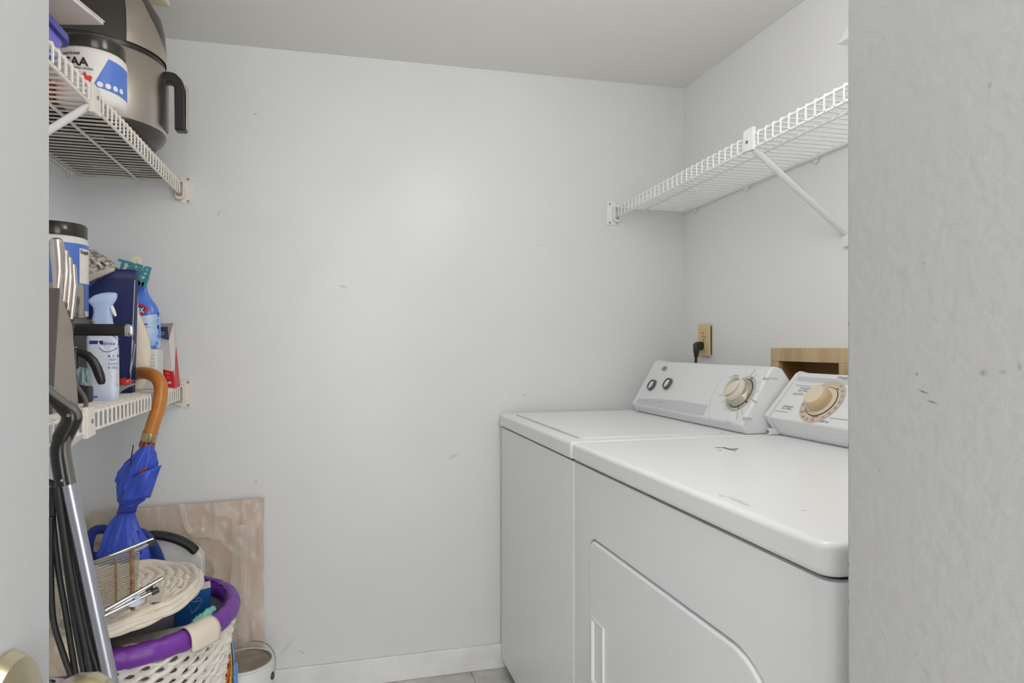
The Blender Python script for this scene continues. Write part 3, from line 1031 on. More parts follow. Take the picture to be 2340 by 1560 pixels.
for k, (m_, ya, yb) in enumerate(((M_cblk, 1.415, 1.45), (M_cred, 1.45, 1.50), (M_cwh, 1.50, 1.56), (M_cred, 1.56, 1.64), (M_cblk, 1.64, 1.70))):
    G().box((-.733, ya, UZ), (-.575, yb, UZ + .05)).build('carton_panel', m_, ct, smooth=False)

# black sheet added under the fryer to darken the gaps between deck wires
bk = thing('deck_dark_sheet', 'black sheet added under the air fryer to darken the deck', 'dark sheet', (-.60, 2.0, UZ))
bs = lambda d, z: [Vector((-.598 + a_ * (.128 + d), 2.005 + b_ * (.265 + d), UZ + z)) for a_, b_ in rrect(2, 2, .12, 4)]
G().rings([bs(-.004, .0007), bs(0, .007), bs(-.002, .007), bs(-.006, .002)]).build('tray', mat('deck_gap_black', S(16, 15, 14), .6, spec=.25), bk)
for dy in (-.15, .16):
    G().box((-.66, 2.005 + dy - .02, UZ + .0002), (-.54, 2.005 + dy + .02, UZ + .0007)).build('sticker', M_screw, bk, smooth=False)

# ------------------------------------------------------------------ lower left shelf
M_bag = mat('navy_paper', S(34, 44, 92), 0.35, bump=(8, .25, .02))
M_bagin = mat('violet_lining', S(88, 84, 140), 0.5)
By = 1.955


def P(px, py, Y):
    return at(px, py, Y=Y)


nb_ = thing('navy_gift_bag', 'tall navy gift bag with a grommet on the lower shelf', 'bag', (-.58, By, LZ))
tl, tr, brc = P(190, 612, By), P(309, 620, By), P(299, 903, By)
zt2, xr, xl = 1.335, tr.x, -.70
g = G()


def bagring(z, dx):
    out = []
    w0, w1 = xl, xr + dx
    for (a_, b_) in ((w0, By), (w0 + (w1 - w0) * .5, By - .004), (w1, By), (w1 - .004, By + .014), (w1, By + .028), (w0 + (w1 - w0) * .5, By + .032), (w0, By + .028), (w0 + .004, By + .014)):
        out.append(Vector((a_, b_ + .003 * noise.noise((a_ * 30, z * 22, 1)), z)))
    return out


g.rings([bagring(LZ + (zt2 - LZ) * k / 12, -.008 * (1 - k / 12)) for k in range(13)], True, False)
body = g.build('body', M_bag, nb_, smooth=True, ang=25, solid=.0015)
G().lathe([(.0085, 0), (.0085, .003), (.0055, .003), (.0055, 0), (.0085, 0)], P(228, 632, By) + Vector((0, -.006, 0)), (0, -1, 0), 24, caps=False).build('grommet', M_chrome, nb_)
g = G().prism([P(172, 642, By - .008), P(200, 634, By - .008), P(225, 628, By - .008), P(222, 640, By - .008), P(205, 655, By - .008), P(186, 670, By - .008), P(172, 680, By - .008)], (0, .003, 0))
g.build('folded_flap', M_bagin, nb_, smooth=False)
M_sheen = mat('silver_edge', S(188, 190, 206), 0.3)
for a_, b_ in (((308, 640), (298, 868)), ((304, 778), (297, 850)), ((309, 785), (300, 845))):
    p, q = P(*a_, By - .004), P(*b_, By - .004)
    G().tube([p, q], .0012, 6).build('seam', M_sheen, nb_)

# dark box that carries the tub and the tin, well behind the knife block
dbx = thing('dark_box', 'dark box behind the knife block on the lower shelf', 'box', (-.63, 1.72, LZ))
G().box((-.725, 1.69, LZ), (-.552, 1.905, LZ + .185)).build('box_body', M_cblk, dbx, bevel=(.002, 2))
G().box((-.727, 1.688, LZ + .15), (-.550, 1.907, LZ + .1865)).build('lid', M_char, dbx, bevel=(.002, 2))
DBZ = LZ + .1865
tc2 = (-.636, 1.825, DBZ)
tub2 = thing('supplement_tub', 'blue and white supplement tub with a dark lid behind the knives', 'tub', tc2)
R2 = .068
zt3 = 1.424 - DBZ
G().lathe([(0, 0), (.060, 0), (R2, .008), (R2, zt3 - .045), (.066, zt3 - .034), (.062, zt3 - .030), (.062, zt3 - .02), (0, zt3 - .02)], tc2, n=48, caps=False).build('body', M_tubw, tub2)
G().lathe([(.0655, zt3 - .031), (.0665, zt3 - .028), (.0665, zt3 - .004), (.064, zt3), (0, zt3)], tc2, n=48, caps=False).build('lid', M_lid, tub2)
cm = cyl_map(tc2, R2, .0006)
cm2 = cyl_map(tc2, R2, .0012)
patch('label_panel', tub2, M_blue, cm, [(-.03, .02), (.10, .02), (.10, zt3 - .048), (-.012, zt3 - .048)], 16, 2)
patch('facts_panel', tub2, M_tubw, cm2, [(.052, .085), (.098, .085), (.098, zt3 - .058), (.052, zt3 - .058)], 8, 2)
cm3 = cyl_map(tc2, R2, .0018)
lettering(tub2, M_inkd, [('Supple', .054, zt3 - .070, .012, dict(bold=.0004))], cm3)
decal('facts_line', tub2, M_ink, [[(.055, z_), (.096, z_), (.096, z_ + .0014), (.055, z_ + .0014)] for z_ in [zt3 - .078 - .0075 * k for k in range(7)]], cm3)

# tin
tn = (-.590, 1.725, DBZ)
can = thing('silver_tin', 'small silver tin with handwriting standing behind the knife handles', 'tin', tn)
M_tin = mat('tin_plate', S(176, 172, 160), 0.25, metal=0.9)
G().lathe([(0, 0), (.044, 0), (.046, .003), (.046, .070), (.044, .073), (.044, .076), (.041, .076), (.040, .072), (0, .072)], tn, n=40, caps=False).build('body', M_tin, can)
G().lathe([(.0462, .008), (.0468, .009), (.0462, .010)], tn, n=40, caps=False).build('bead', M_tin, can)
lettering(can, M_ink, [('My Gl', .008, .038, .013, dict(shear=.2))], cyl_map(tn, .046, .0008))

# chenille duster draped over bag and tub
M_chen = mat('chenille_flecked', S(222, 214, 200), 0.95, vary=(110, S(42, 36, 30), 1.0), aniso=(1, 1, 1))
M_chen2 = mat('chenille_plain', S(214, 204, 190), 0.95, bump=(150, .3, .003))
ch = thing('chenille_duster', 'black flecked cream chenille pad draped on top of the navy bag', 'duster', P(215, 640, 1.93))


def chf(u, v):
    px = 172 + 88 * u
    top = 572 + 38 * max(0, u - .35) ** 1.5 * 1.7
    bot = 644 - 38 * max(0, u - .25) ** 1.2
    py = top + (bot - top) * v
    return P(px, py, 1.955 - .045 * math.sin(math.pi * min(1, .15 + .8 * v)) * math.sqrt(max(0, 1 - (u * .98) ** 4)) - .02 * v)


g = G().grid(chf, 18, 14)
g.build('pad', M_chen2, ch, solid=.006)
g, g2 = G(), G()
for k in range(20):
    v0 = .02 + .94 * k / 19
    pts = [chf(u_, min(1, max(0, v0 + .55 * (u_ - .5) * (-.5) + .02 * math.sin(9 * u_ + k)))) + Vector((0, -.006, 0)) for u_ in [i / 14 for i in range(15)]]
    (g if k < 15 else g2).tube(pts, .0050, 6)
g.build('chenille_loop', M_chen, ch, kind='stuff')
g2.build('hem_fold', M_chen2, ch, kind='stuff')

# knife block and knives
KX = -.490
kbk = thing('knife_block', 'grey slanted knife block standing at the shelf front', 'knife block', (KX - .05, 1.47, LZ))
M_kb = mat('grey_block_lacquer', S(146, 137, 129), 0.4, bump=(60, .05, .002))
M_kbd = mat('grey_block_edge', S(92, 86, 80), 0.35)
kq = lambda px, py: at(px, py, X=KX)
k1, k2, k3 = kq(137, 661), kq(166, 745), kq(180, 935)
k3.z = LZ
k4 = Vector((KX, k1.y - .035, LZ))
G().prism([k1, k2, k3, k4], (-.105, 0, 0)).build('block', M_kb, kbk, bevel=(.0015, 2))
G().prism([k1 + Vector((.001, -.001, .002)), k4 + Vector((.001, -.001, 0)), k4 + Vector((.001, -.005, 0)), k1 + Vector((.001, -.005, .002))], (-.107, 0, 0)).build('front_plate', M_kbd, kbk, bevel=(.001, 2))
M_kst = mat('satin_knife_steel', S(206, 196, 188), 0.24, metal=1.0)
kn = [([(130, 668), (134, 620), (132, 580), (129, 546)], [6, 11, 13, 11], .030, 'steel-handled knife, the largest and leftmost in the grey block'),
      ([(144, 690), (147, 650), (150, 610), (149, 572)], [5, 6.5, 7, 6], .052, 'steel-handled knife, second from the left in the grey block'),
      ([(152, 708), (156, 665), (159, 625), (158, 588)], [5, 6, 6.5, 5], .064, 'steel-handled knife, third from the left in the grey block'),
      ([(161, 730), (165, 690), (169, 645), (167, 604)], [5, 6, 7, 5.5], .078, 'steel-handled knife, the rightmost in the grey block')]
for path, rad, dy, lb in kn:
    XK = KX - .012 + dy * .0
    sc_ = .00087
    pt = [at(*q, X=XK) for q in path]
    fine, fr = [], []
    for i in range(3):
        for k in range(5):
            u_ = k / 5
            fine.append(pt[i].lerp(pt[i + 1], u_))
            fr.append((rad[i] + (rad[i + 1] - rad[i]) * u_) * sc_)
    fine += [pt[3], pt[3] + Vector((0, 0, .002))]
    fr += [rad[3] * sc_ * .9, rad[3] * sc_ * .45]
    t_ = thing('kitchen_knife', lb, 'knife', pt[0], 'knives in the grey block')
    G().tube(fine, fr, 16, flat=(1.15, 1.0)).build('handle', M_kst, t_)
    dv = (pt[0] - pt[1]).normalized()
    q0, q1 = pt[0] + dv * .002, pt[0] + dv * .12
    G().prism([q0 + Vector((.008, 0, 0)), q0 - Vector((.008, 0, 0)), q1 - Vector((.004, 0, 0)), q1 + Vector((.004, 0, 0))], (0, .0018, 0)).build('blade', M_kst, t_, smooth=False)

# cooking pot behind the block: long straight upper handle, drooping lower handle
PY = 1.612
CY = 1.612
pot = thing('cooking_pot', 'pot behind the knife block with one straight and one drooping black handle', 'pot', (-.592, 1.612, LZ))
sc_ = (P(201, 750, PY) - P(200, 750, PY)).length
ha0, ha1 = P(158, 753, PY), P(287, 754, PY)
g = G()
g.rings([[p + Vector((0, sc_ * 9 * a_, 0)) + Vector((0, 0, sc_ * hgt * b_)) for a_, b_ in rrect(2, 2, .5, 4)] for p, hgt in ((ha0, 15), (ha0.lerp(ha1, .3), 15.5), (ha0.lerp(ha1, .7), 15.5), (ha1, 15.5))])
hb = g.build('upper_handle', M_black, pot)
g = G()
c0, c1, c2 = ha1, P(296, 754.5, PY), P(303, 755, PY)
g.rings([[p + Vector((0, sc_ * 9.5 * k * a_, 0)) + Vector((0, 0, sc_ * hgt * b_)) for a_, b_ in rrect(2, 2, .6, 4)] for p, hgt, k in ((c0, 16, 1), (c1, 16, 1), (c2, 13, .8))])
g.build('end_cap', M_chrome, hb)
G().box(tuple(P(205, 742, PY - .004)), tuple(P(214, 733, PY + .004) + Vector((0, .008, 0)))).build('latch', M_char, hb, bevel=(.001, 2))
pp = [P(*q, CY) for q in ((156, 800), (172, 803), (186, 806), (200, 812), (212, 824), (221, 840), (228, 858), (232, 872), (233, 878))]
hh_ = G().tube(pp, [sc_ * r_ for r_ in (8, 9, 10, 11, 11.5, 12, 12, 10, 6)], 16, flat=(1.0, .8)).build('lower_handle', M_black, pot)
G().tube([pp[1] + Vector((0, 0, .004)), P(172, 830, CY), P(174, 842, CY)], [sc_ * 9, sc_ * 8, sc_ * 6], 12).build('hinge_block', M_black, hh_)
G().tube([P(164, 797, CY - .002), P(170, 800, CY - .002)], sc_ * 10, 16).build('collar', M_chrome, hh_)
G().lathe([(0, 0), (.055, 0), (.058, .004), (.056, .10), (.053, .15), (.050, .165), (0, .17)], (-.597, CY, LZ), n=40, caps=False).build('pot_body', M_steel, pot)

# air freshener bottle
AY = 1.715


class Loft:
    """upright bottle from its outline: rows (py, left px, right px) at depth Y; depth ratio and squareness of the section"""

    def __init__(s, rows, Y, k, p=2.0, n=40):
        s.rows = []
        for py, l, r in rows:
            a_, b_ = P(l, py, Y), P(r, py, Y)
            s.rows.append((a_.z / 2 + b_.z / 2, (a_.x + b_.x) / 2, (b_.x - a_.x) / 2))
        s.rows.sort()
        s.Y, s.k, s.p, s.n = Y, k, p, n

    def g(s):
        rg = []
        for z, c, w in s.rows:
            r_ = []
            for i in range(s.n):
                t = 2 * math.pi * i / s.n
                cx_, sx_ = math.cos(t), math.sin(t)
                r_.append(Vector((c + w * math.copysign(abs(cx_) ** (2 / s.p), cx_), s.Y + w * s.k * math.copysign(abs(sx_) ** (2 / s.p), sx_), z)))
            rg.append(r_)
        return G().rings(rg)

    def surf(s, h):
        def f(x, z):
            R = s.rows
            z_ = min(max(z, R[0][0]), R[-1][0])
            for a_, b_ in zip(R, R[1:]):
                if a_[0] <= z_ <= b_[0]:
                    u = (z_ - a_[0]) / (b_[0] - a_[0] + 1e-9)
                    c, w = a_[1] + (b_[1] - a_[1]) * u, a_[2] + (b_[2] - a_[2]) * u
                    break
            q = min(.999, abs((x - c) / (w + 1e-9)))
            return Vector((x, s.Y - s.k * w * (1 - q ** s.p) ** (1 / s.p) - h, z))
        return f

    def px(s, x, y):
        yy = s.Y - s.k * .03
        p = P(x, y, yy)
        return (p.x, p.z)


fz = lambda py: py
fb = thing('spray_bottle', 'pale blue air freshener spray bottle on the lower shelf front', 'spray bottle', P(235, 918, AY))
M_feb = mat('pale_blue_label', S(226, 230, 238), 0.35, vary=(11, S(190, 204, 236), .8))
M_febh = mat('milky_blue_plastic', S(176, 196, 232), 0.35)
M_febd = mat('label_royal_blue', S(34, 60, 150), 0.4)
M_white = mat('white_print', S(236, 238, 242), 0.4)
L1 = Loft([(919, 203, 266), (914, 200, 269), (890, 200, 270), (840, 200, 270), (790, 200, 269), (772, 200, 268), (766, 203, 265)], AY, .62, 4.5)
bdy = L1.g().build('body', M_feb, fb)
hd_ = [(203, 690), (208, 683), (220, 675), (240, 669), (262, 668), (267, 670), (266, 678), (258, 690), (255, 704), (257, 728), (262, 766), (204, 766), (208, 742), (214, 722), (214, 706), (208, 697)]
Lh = Loft([(768, 203, 264), (752, 205, 261), (735, 209, 258), (715, 214, 256), (703, 213, 256), (694, 205, 259), (688, 201, 263), (681, 207, 267), (675, 216, 268), (670, 232, 267), (668, 246, 262)], AY, .42, 2.6)
hdo = Lh.g().build('spray_head', M_febh, fb, ang=60)
G().tube([P(255, 700, AY - .004), P(259, 711, AY - .006), P(264, 722, AY - .006)], [.004, .0045, .003], 10).build('trigger', M_white, hdo)
s1, s2, s3 = L1.surf(.0007), L1.surf(.0013), L1.surf(.0019)
q0, q1 = L1.px(204, 786), L1.px(236, 778)
decal('label_stripe', bdy, M_febd, [[(q0[0], q0[1]), (q1[0], q0[1]), (q1[0], q1[1]), (q0[0], q1[1])]], s1)
cc = L1.px(246, 784)
decal('label_disc', bdy, M_white, [disc2(cc[0], cc[1], .0195, 32)], s1)
decal('label_ring', bdy, M_febd, ring2(cc[0], cc[1], .0185, .0198, 40, math.radians(-150), math.radians(75)), s2)
t0 = L1.px(228, 788)
lettering(bdy, M_febd, [('febreze', t0[0], t0[1], .0118, dict(shear=.22))], s3)
lettering(bdy, M_inkd, [('A I R', *L1.px(246, 817), .0105, {}), ('MIST', *L1.px(250, 824), .0056, {})], s2)
lettering(bdy, M_ink, [('Linen', *L1.px(248, 833), .0082, {}), ('& Sky', *L1.px(247, 842), .0080, {})], s2)
pb = L1.px(224, 909), L1.px(238, 904)
decal('label_bar', bdy, M_blue, [[(L1.px(208, 909)[0], pb[0][1]), (pb[0][0], pb[0][1]), (pb[0][0], pb[1][1]), (L1.px(208, 909)[0], pb[1][1])]], s2)
M_linen = mat('linen_photo_grey', S(196, 190, 184), .5)
decal('label_picture', bdy, M_linen, [[L1.px(*q) for q in ((247, 850), (269, 845), (269, 882), (262, 876), (254, 862))]], s1)

# crumpled teal cloth, black pouch and a grey lead between block and bottle
M_teal = mat('grey_teal_cloth', S(150, 170, 172), 0.85, bump=(60, .3, .004))


def crumple(nm, m, quad, Y0, dep, lb, cat, seed, nu=14, nv=12, bulge=.02):
    bl, br, tr, tl = quad

    def f(u, v):
        px = (bl[0] * (1 - u) + br[0] * u) * (1 - v) + (tl[0] * (1 - u) + tr[0] * u) * v
        py = (bl[1] * (1 - u) + br[1] * u) * (1 - v) + (tl[1] * (1 - u) + tr[1] * u) * v
        w = math.sin(math.pi * u) * math.sin(math.pi * v)
        return P(px, py, Y0 - bulge * math.sqrt(max(0, w)) - dep * noise.noise((u * 5 + seed, v * 5, seed)))
    o = G().grid(f, nu, nv).build(nm, m, solid=.003)
    return tag(o, lb, cat)


crumple('crumpled_cloth', M_teal, ((168, 905), (206, 905), (204, 842), (172, 838)), 1.675, .012, 'grey teal cloth crumpled between knife block and spray bottle', 'cloth', 3)
tag(G().prism([P(168, 924, 1.645), P(203, 920, 1.645), P(204, 884, 1.645), P(172, 878, 1.645)], (0, .03, 0)).build('black_pouch', M_cblk, bevel=(.004, 2)), 'small black pouch at the foot of the spray bottle', 'pouch')
tag(G().tube([P(168, 872, 1.56), P(180, 888, 1.555), P(192, 905, 1.55), P(197, 920, 1.545), P(196, 930, 1.54), P(189, 936, 1.53)], .0042, 8).build('grey_lead', mat('grey_cable', S(96, 94, 88), .5)), 'short grey cable curling over the shelf front', 'cable')

# teal cut-out sign seen from behind
M_sign = mat('teal_painted_board', S(62, 142, 156), 0.5)
SY = 2.092
sg_ = thing('word_sign', 'teal cut-out word sign seen from behind leaning over the navy bag', 'sign', P(296, 640, SY))
pa, pb_ = P(341, 634, SY), P(262, 613, SY)
du = (pb_ - pa).normalized()
dv_ = Vector((0, 1, 0)).cross(du).normalized()
if dv_.z < 0:
    dv_ = -dv_
for (s_, x_, y_, size) in (('BEST', .000, .000, .0405), ('M', -.001, -.031, .0425)):
    vv, ff = text_faces(s_, size, bold=.0016, xs=1.0, extrude=.003)
    G().add([pa + du * (x_ + a_) + dv_ * (y_ + b_) + Vector((0, c_2, 0)) for a_, b_, c_2 in vv], ff).build('letter_row', M_sign, sg_, smooth=False)
G().prism([pa + du * .082 + dv_ * .004, pa + du * .100 + dv_ * .004, pa + du * .102 + dv_ * -.024, pa + du * .084 + dv_ * -.024], (0, .006, 0)).build('letter_fragment', M_sign, sg_, smooth=False)
G().tube([P(312, 660, SY + .006), P(306, 760, SY + .006), P(300, 886, SY + .006)], .0035, 8).build('stick', mat('raw_wood_stick', S(222, 204, 168), .6), sg_)

# cream tote with looped handle
M_tote = mat('cream_canvas', S(232, 220, 200), 0.85, bump=(40, .35, .006))
TY = 2.06
tt = thing('cream_tote', 'lumpy cream canvas tote between the navy bag and the spray cleaner', 'tote bag', P(318, 893, TY))
Lt = Loft([(890, 292, 326), (886, 286, 330), (870, 286, 334), (850, 286, 338), (825, 288, 344), (800, 288, 345), (775, 290, 341), (750, 292, 333), (730, 294, 324), (712, 297, 317), (690, 300, 315), (660, 303, 315)], TY, .7, 2.3)
Lt.g().build('body', M_tote, tt, ang=70)
hp_ = [P(*q, TY + .043) for q in ((300, 660), (300, 630), (301, 606), (305, 592), (311, 587), (317, 594), (320, 610), (320, 650))]
G().tube(hp_, .0075, 10, flat=(.25, 1.0), up=(0, 1, 0)).build('handle', M_tote, tt)

# cleaner bottle on a white pack
CYY = 2.13
pk = P(350, 893, CYY)
pack = thing('wipe_pack', 'white printed pack under the spray cleaner bottle', 'pack', (pk.x, CYY, LZ))
xa, xb_ = P(322, 850, CYY - .04).x, P(359, 850, CYY - .04).x
zc_ = P(350, 797, CYY - .04).z
G().box((xa, CYY - .04, LZ), (xb_, CYY + .035, zc_)).build('pack_body', mat('pack_white', S(222, 222, 220), .45), pack, bevel=(.004, 3))
decal('print_line', pack, M_inkp, [[(xa + .02, zc_ - .02 - k * .010), (xb_ - .006, zc_ - .02 - k * .010), (xb_ - .006, zc_ - .0165 - k * .010), (xa + .02, zc_ - .0165 - k * .010)] for k in range(8)], lambda x, z: (x, CYY - .0406, z))
cl = thing('cleaner_bottle', 'bright blue spray cleaner bottle with a red arrow logo', 'spray bottle', P(335, 797, CYY))
M_clo = mat('cleaner_blue', S(66, 108, 220), 0.22, vary=(16, S(120, 170, 236), .5))
M_clol = mat('cleaner_label_sky', S(196, 214, 232), 0.35, vary=(14, S(120, 168, 226), .9))
L2 = Loft([(797, 292, 356), (793, 286, 361), (782, 284, 365), (768, 283, 368), (740, 286, 366), (722, 290, 364), (712, 292, 363), (705, 294, 361), (698, 296, 358), (688, 300, 350), (676, 306, 342), (664, 311, 337), (652, 314, 335), (640, 315, 334)], CYY, .55, 2.2)
cb = L2.g().build('body', M_clo, cl, ang=60)
G().tube([P(322, 642, CYY), P(318, 628, CYY)], .012, 16).build('neck_cap', M_white, cl)
s1, s2, s3 = L2.surf(.0007), L2.surf(.0013), L2.surf(.002)


def lbl(u, v):
    py = 728 - 12 * u + (795 - 728 + 12 * u) * v
    l_ = 290
    px = l_ + (364 - l_) * u
    a_ = L2.px(px, py)
    return s1(a_[0] * 1.0, a_[1])


G().grid(lbl, 16, 10).build('label', M_clol, cb)
pxs = lambda *q: [L2.px(*k) for k in q]
decal('logo_arrow', cb, mat('logo_red', S(206, 46, 44), .4), [pxs((300, 693), (316, 692), (316, 697), (300, 698)), pxs((316, 692), (334, 698), (336, 703), (316, 697)), pxs((334, 698), (341, 704), (341, 708), (334, 705)), pxs((341, 704), (339, 712), (330, 717), (332, 710)),
                                                                   pxs((332, 710), (333, 716), (314, 725), (312, 720)), pxs((314, 725), (300, 728), (300, 723), (312, 720))], s2)
decal('logo_field', cb, mat('logo_navy', S(36, 62, 150), .4), [pxs((300, 698), (316, 697), (334, 704), (332, 710), (312, 720), (300, 723))], s2)
lettering(cb, M_white, [('OX', *L2.px(311, 714), .0195, dict(bold=.0005, xs=.72))], s3)
lettering(cb, M_febd, [('aner', *L2.px(326, 742.5), .0088, dict(bold=.0004))], s2)
lettering(cb, M_red, [('bacteria', *L2.px(327, 748), .0062, {})], s2)
decal('hazard_mark', cb, M_febd, [pxs((358.5, y_), (362, y_), (362.5, y_ + 9), (359, y_ + 9)) for y_ in (714, 729, 742)], s2)

# red and white carton near the wall
RY = 2.19
rb = thing('red_carton', 'open red and white carton at the end of the lower shelf', 'carton', P(392, 887, RY))
A0, A1 = P(358, 886, RY + .0), P(399.5, 885, RY - .02)
B1 = P(411, 874, RY + .05)
A0.z = A1.z = B1.z = LZ
A0b = P(355, 777 - 6, RY + .02)
T1 = P(386.5, 777, RY + .005)
T0 = P(352, 768, RY + .02)
TB = P(397, 738, RY + .055)
TBL = P(360, 739, RY + .06)
B0 = Vector((A0.x, B1.y + .01, LZ))
M_rc = mat('carton_ivory', S(224, 214, 208), 0.45)
M_rr = mat('carton_bright_red', S(206, 36, 40), 0.42)
M_rn = mat('carton_navy', S(36, 46, 84), 0.45)
M_rg = mat('carton_grey_inside', S(166, 156, 146), 0.6)


def lerp(a_, b_, u):
    return a_.lerp(b_, u)


def panel(nm, m, pts, d=.0012):
    nn = (pts[1] - pts[0]).cross(pts[2] - pts[0]).normalized()
    if nn.dot(CAM - pts[0]) < 0:
        nn = -nn
    return G().prism([p + nn * d for p in pts], nn * -.0016).build(nm, m, rb, smooth=False)


panel('front_panel', M_rc, [A0, A1, T1, T0], 0)
panel('side_panel', M_rc, [A1, B1, TB, T1], 0)
panel('back_panel', M_rg, [B0, B1, TB, TBL], 0)
panel('inner_flap', M_rg, [lerp(T0, TBL, .0), T1, TB, TBL], -.002)
q0, q1 = lerp(A0, T0, .39), lerp(A1, T1, .335)
panel('red_band', M_rr, [A0, A1, q1, q0], .0008)
s0 = lerp(B1, TB, .62)
panel('red_wedge', M_rr, [A1, B1, s0, q1], .0008)
navq = [P(364, 747.5, RY + .01), P(384, 747, RY + .01), P(386.5, 777, RY + .002), P(364, 770, RY + .002)]
panel('navy_panel', M_rn, navq, .004)
fx_ = (A1 - A0).normalized()
fy_ = (T0 - A0).normalized()
fn_ = fx_.cross(fy_)
if fn_.y > 0:
    fn_ = -fn_
rmap = lambda a_, b_: A1 + fx_ * a_ + fy_ * b_ + fn_ * .002
lettering(rb, M_white, [('os', -.0205, .012, .012, dict(bold=.0003))], rmap)
oc = P(372, 761.5, RY)
decal('ring_mark', rb, M_white, ring2(oc.x, oc.z, .0036, .0046, 20), lambda x, z: (x, RY - .004, z))
decal('icon_mark', rb, M_rc, [ring2(-.018, .030 + .012 * k, .0026, .0033, 4)[j] for k in range(2) for j in range(4)], rmap)

# red earphone case with its leads, grey green leaf card
ep = thing('earphone_case', 'small red earphone case with thin leads on the shelf front', 'earphones', P(285, 880, 1.90))
cq = P(285, 871, 1.90)
g = G()
g.rings([[cq + Vector((.017 * k * math.cos(t) + .001, .010 * k * math.sin(t), h)) for t in [2 * math.pi * i / 20 for i in range(20)]] for k, h in ((.3, -.010), (.8, -.007), (1, 0), (.85, .006), (.35, .0095))])
g.build('case', mat('glossy_red', S(216, 60, 54), .2), ep)
for dx in (0, 6):
    G().tube([P(288, 866, 1.875), P(296 + dx, 859 + dx * .6, 1.87), P(309 + dx * .2, 858 + dx * 1.2, 1.87)], .0011, 6).build('lead', M_black, ep)
    G().lathe([(0, -.003), (.003, -.002), (.003, .002), (0, .003)], P(310 + dx * .2, 858 + dx * 1.2, 1.87), n=10, caps=False).build('earbud', M_black, ep)
lfp = [P(*q, 1.90) for q in ((270, 905), (275, 893), (290, 885), (320, 874), (300, 880), (272, 883))]
tag(G().prism([P(269, 903, 1.90), P(278, 893, 1.90), P(296, 883, 1.90), P(320, 875, 1.90), P(290, 877, 1.90), P(270, 880, 1.90)], (0, .004, 0)).build('leaf_card', mat('grey_green_card', S(140, 168, 162), .6), smooth=False), 'grey green leaf-shaped card under the earphone case', 'card')

# ------------------------------------------------------------------ umbrella hooked on the lower shelf
UY = 1.935
um = thing('umbrella', 'furled royal blue umbrella with a wooden crook handle', 'umbrella', at(300, 1300, Y=UY))
U = lambda px, py, dy=0.0: at(px, py, Y=UY + dy + .052 * min(1, max(0, (py - 1020) / 170)))
M_cane = mat('orange_brown_cane', S(200, 128, 58), 0.28, vary=(30, S(172, 104, 44), .5))
M_ucl = mat('royal_blue_nylon', S(58, 86, 200), 0.42, bump=(220, .08, .001))
M_ucl2 = mat('royal_blue_nylon_dark', S(44, 66, 164), 0.45)
M_brown = mat('brown_wood_tip', S(150, 80, 40), 0.35)


def smooth_path(p, n=5):
    out = []
    for i in range(len(p) - 1):
        a = p[max(i - 1, 0)]
        b, c = p[i], p[i + 1]
        d = p[min(i + 2, len(p) - 1)]
        for k in range(n):
            t = k / n
            out.append(0.5 * ((2 * b) + (c - a) * t + (2 * a - 5 * b + 4 * c - d) * t * t + (3 * b - a - 3 * c + d) * t ** 3))
    out.append(p[-1])
    return out


cp = [U(*q) for q in ((294, 878, .092), (299, 862, .090), (315, 853, .078), (338, 853, .042), (357, 862, .015), (367, 880, .002), (367, 905), (361, 935), (350, 968), (344, 990))]
G().tube(smooth_path(cp), .0168, 18).build('crook_handle', M_cane, um)
axd = (U(300, 1150) - U(344, 990)).normalized()
f0 = U(344.5, 986)
G().lathe([(0, 0), (.0185, 0), (.0192, .003), (.0192, .022), (.0182, .024), (0, .024)], f0, axd, 28, caps=False).build('ferrule', mat('pale_brass', S(206, 192, 150), .22, metal=1.0), um)
e1 = axd.cross(Vector((0, 1, 0))).normalized()
e2 = axd.cross(e1)
for k in range(8):
    a = 2 * math.pi * k / 8
    p0 = f0 + axd * .019 + (e1 * math.cos(a) + e2 * math.sin(a)) * .0125
    p1 = f0 + axd * .044 + (e1 * math.cos(a) + e2 * math.sin(a)) * .0165
    G().tube([p0, p1], [.0042, .0036], 8).build('rib_tip', M_brown, um)
rows = [(1014, 338, 10), (1024, 334, 17), (1040, 329, 27), (1058, 323, 38), (1076, 318, 46), (1092, 313, 45), (1110, 307, 38), (1128, 303, 33), (1142, 300, 30), (1152, 295, 21), (1158, 293, 19), (1166, 290, 19), (1174, 288, 22), (1190, 284, 30), (1215, 281, 40),
        (1240, 280, 50), (1265, 280, 58), (1284, 280, 60), (1294, 281, 40), (1299, 282, 10)]
sc_ = (U(301, 1100) - U(300, 1100)).length
rg = []
NR = 120
for i, (py, cx_, hw_) in enumerate(rows):
    c = U(cx_, py)
    ring = []
    for j in range(NR):
        t = 2 * math.pi * j / NR
        tw = t + py * .006
        am = .34 if hw_ > 24 else .12
        ph = (4.0 * tw / math.pi + .55 * noise.noise((math.cos(t), math.sin(t), py * .013)) + .12 * math.sin(py * .04)) % 1.0
        fold = am * (ph if ph < .8 else (1 - ph) * 4) - am * .55 + .16 * noise.noise((math.cos(t) * 1.8, math.sin(t) * 1.8, py * .026)) * (hw_ / 50)
        r = hw_ * sc_ * (1 + fold)
        ring.append(c + Vector((r * math.cos(t), r * (.80 if py < 1160 else .56) * math.sin(t), 0)) + Vector((0, 0, .012 * noise.noise((t, py * .03, 4)))) * (hw_ / 60))
    rg.append(ring)
G().rings(rg).build('canopy', M_ucl, um, ang=40)
st = []
G().rings([[U(cx_, py) + Vector((hw_ * sc_ * math.cos(t), hw_ * sc_ * .75 * math.sin(t), 0)) for t in [2 * math.pi * j / 40 for j in range(40)]] for py, cx_, hw_ in ((1150, 295.5, 22.5), (1156, 293.5, 21.5), (1164, 291, 21), (1170, 289, 22))], True, False).build('strap', M_ucl2, um, solid=.0015)
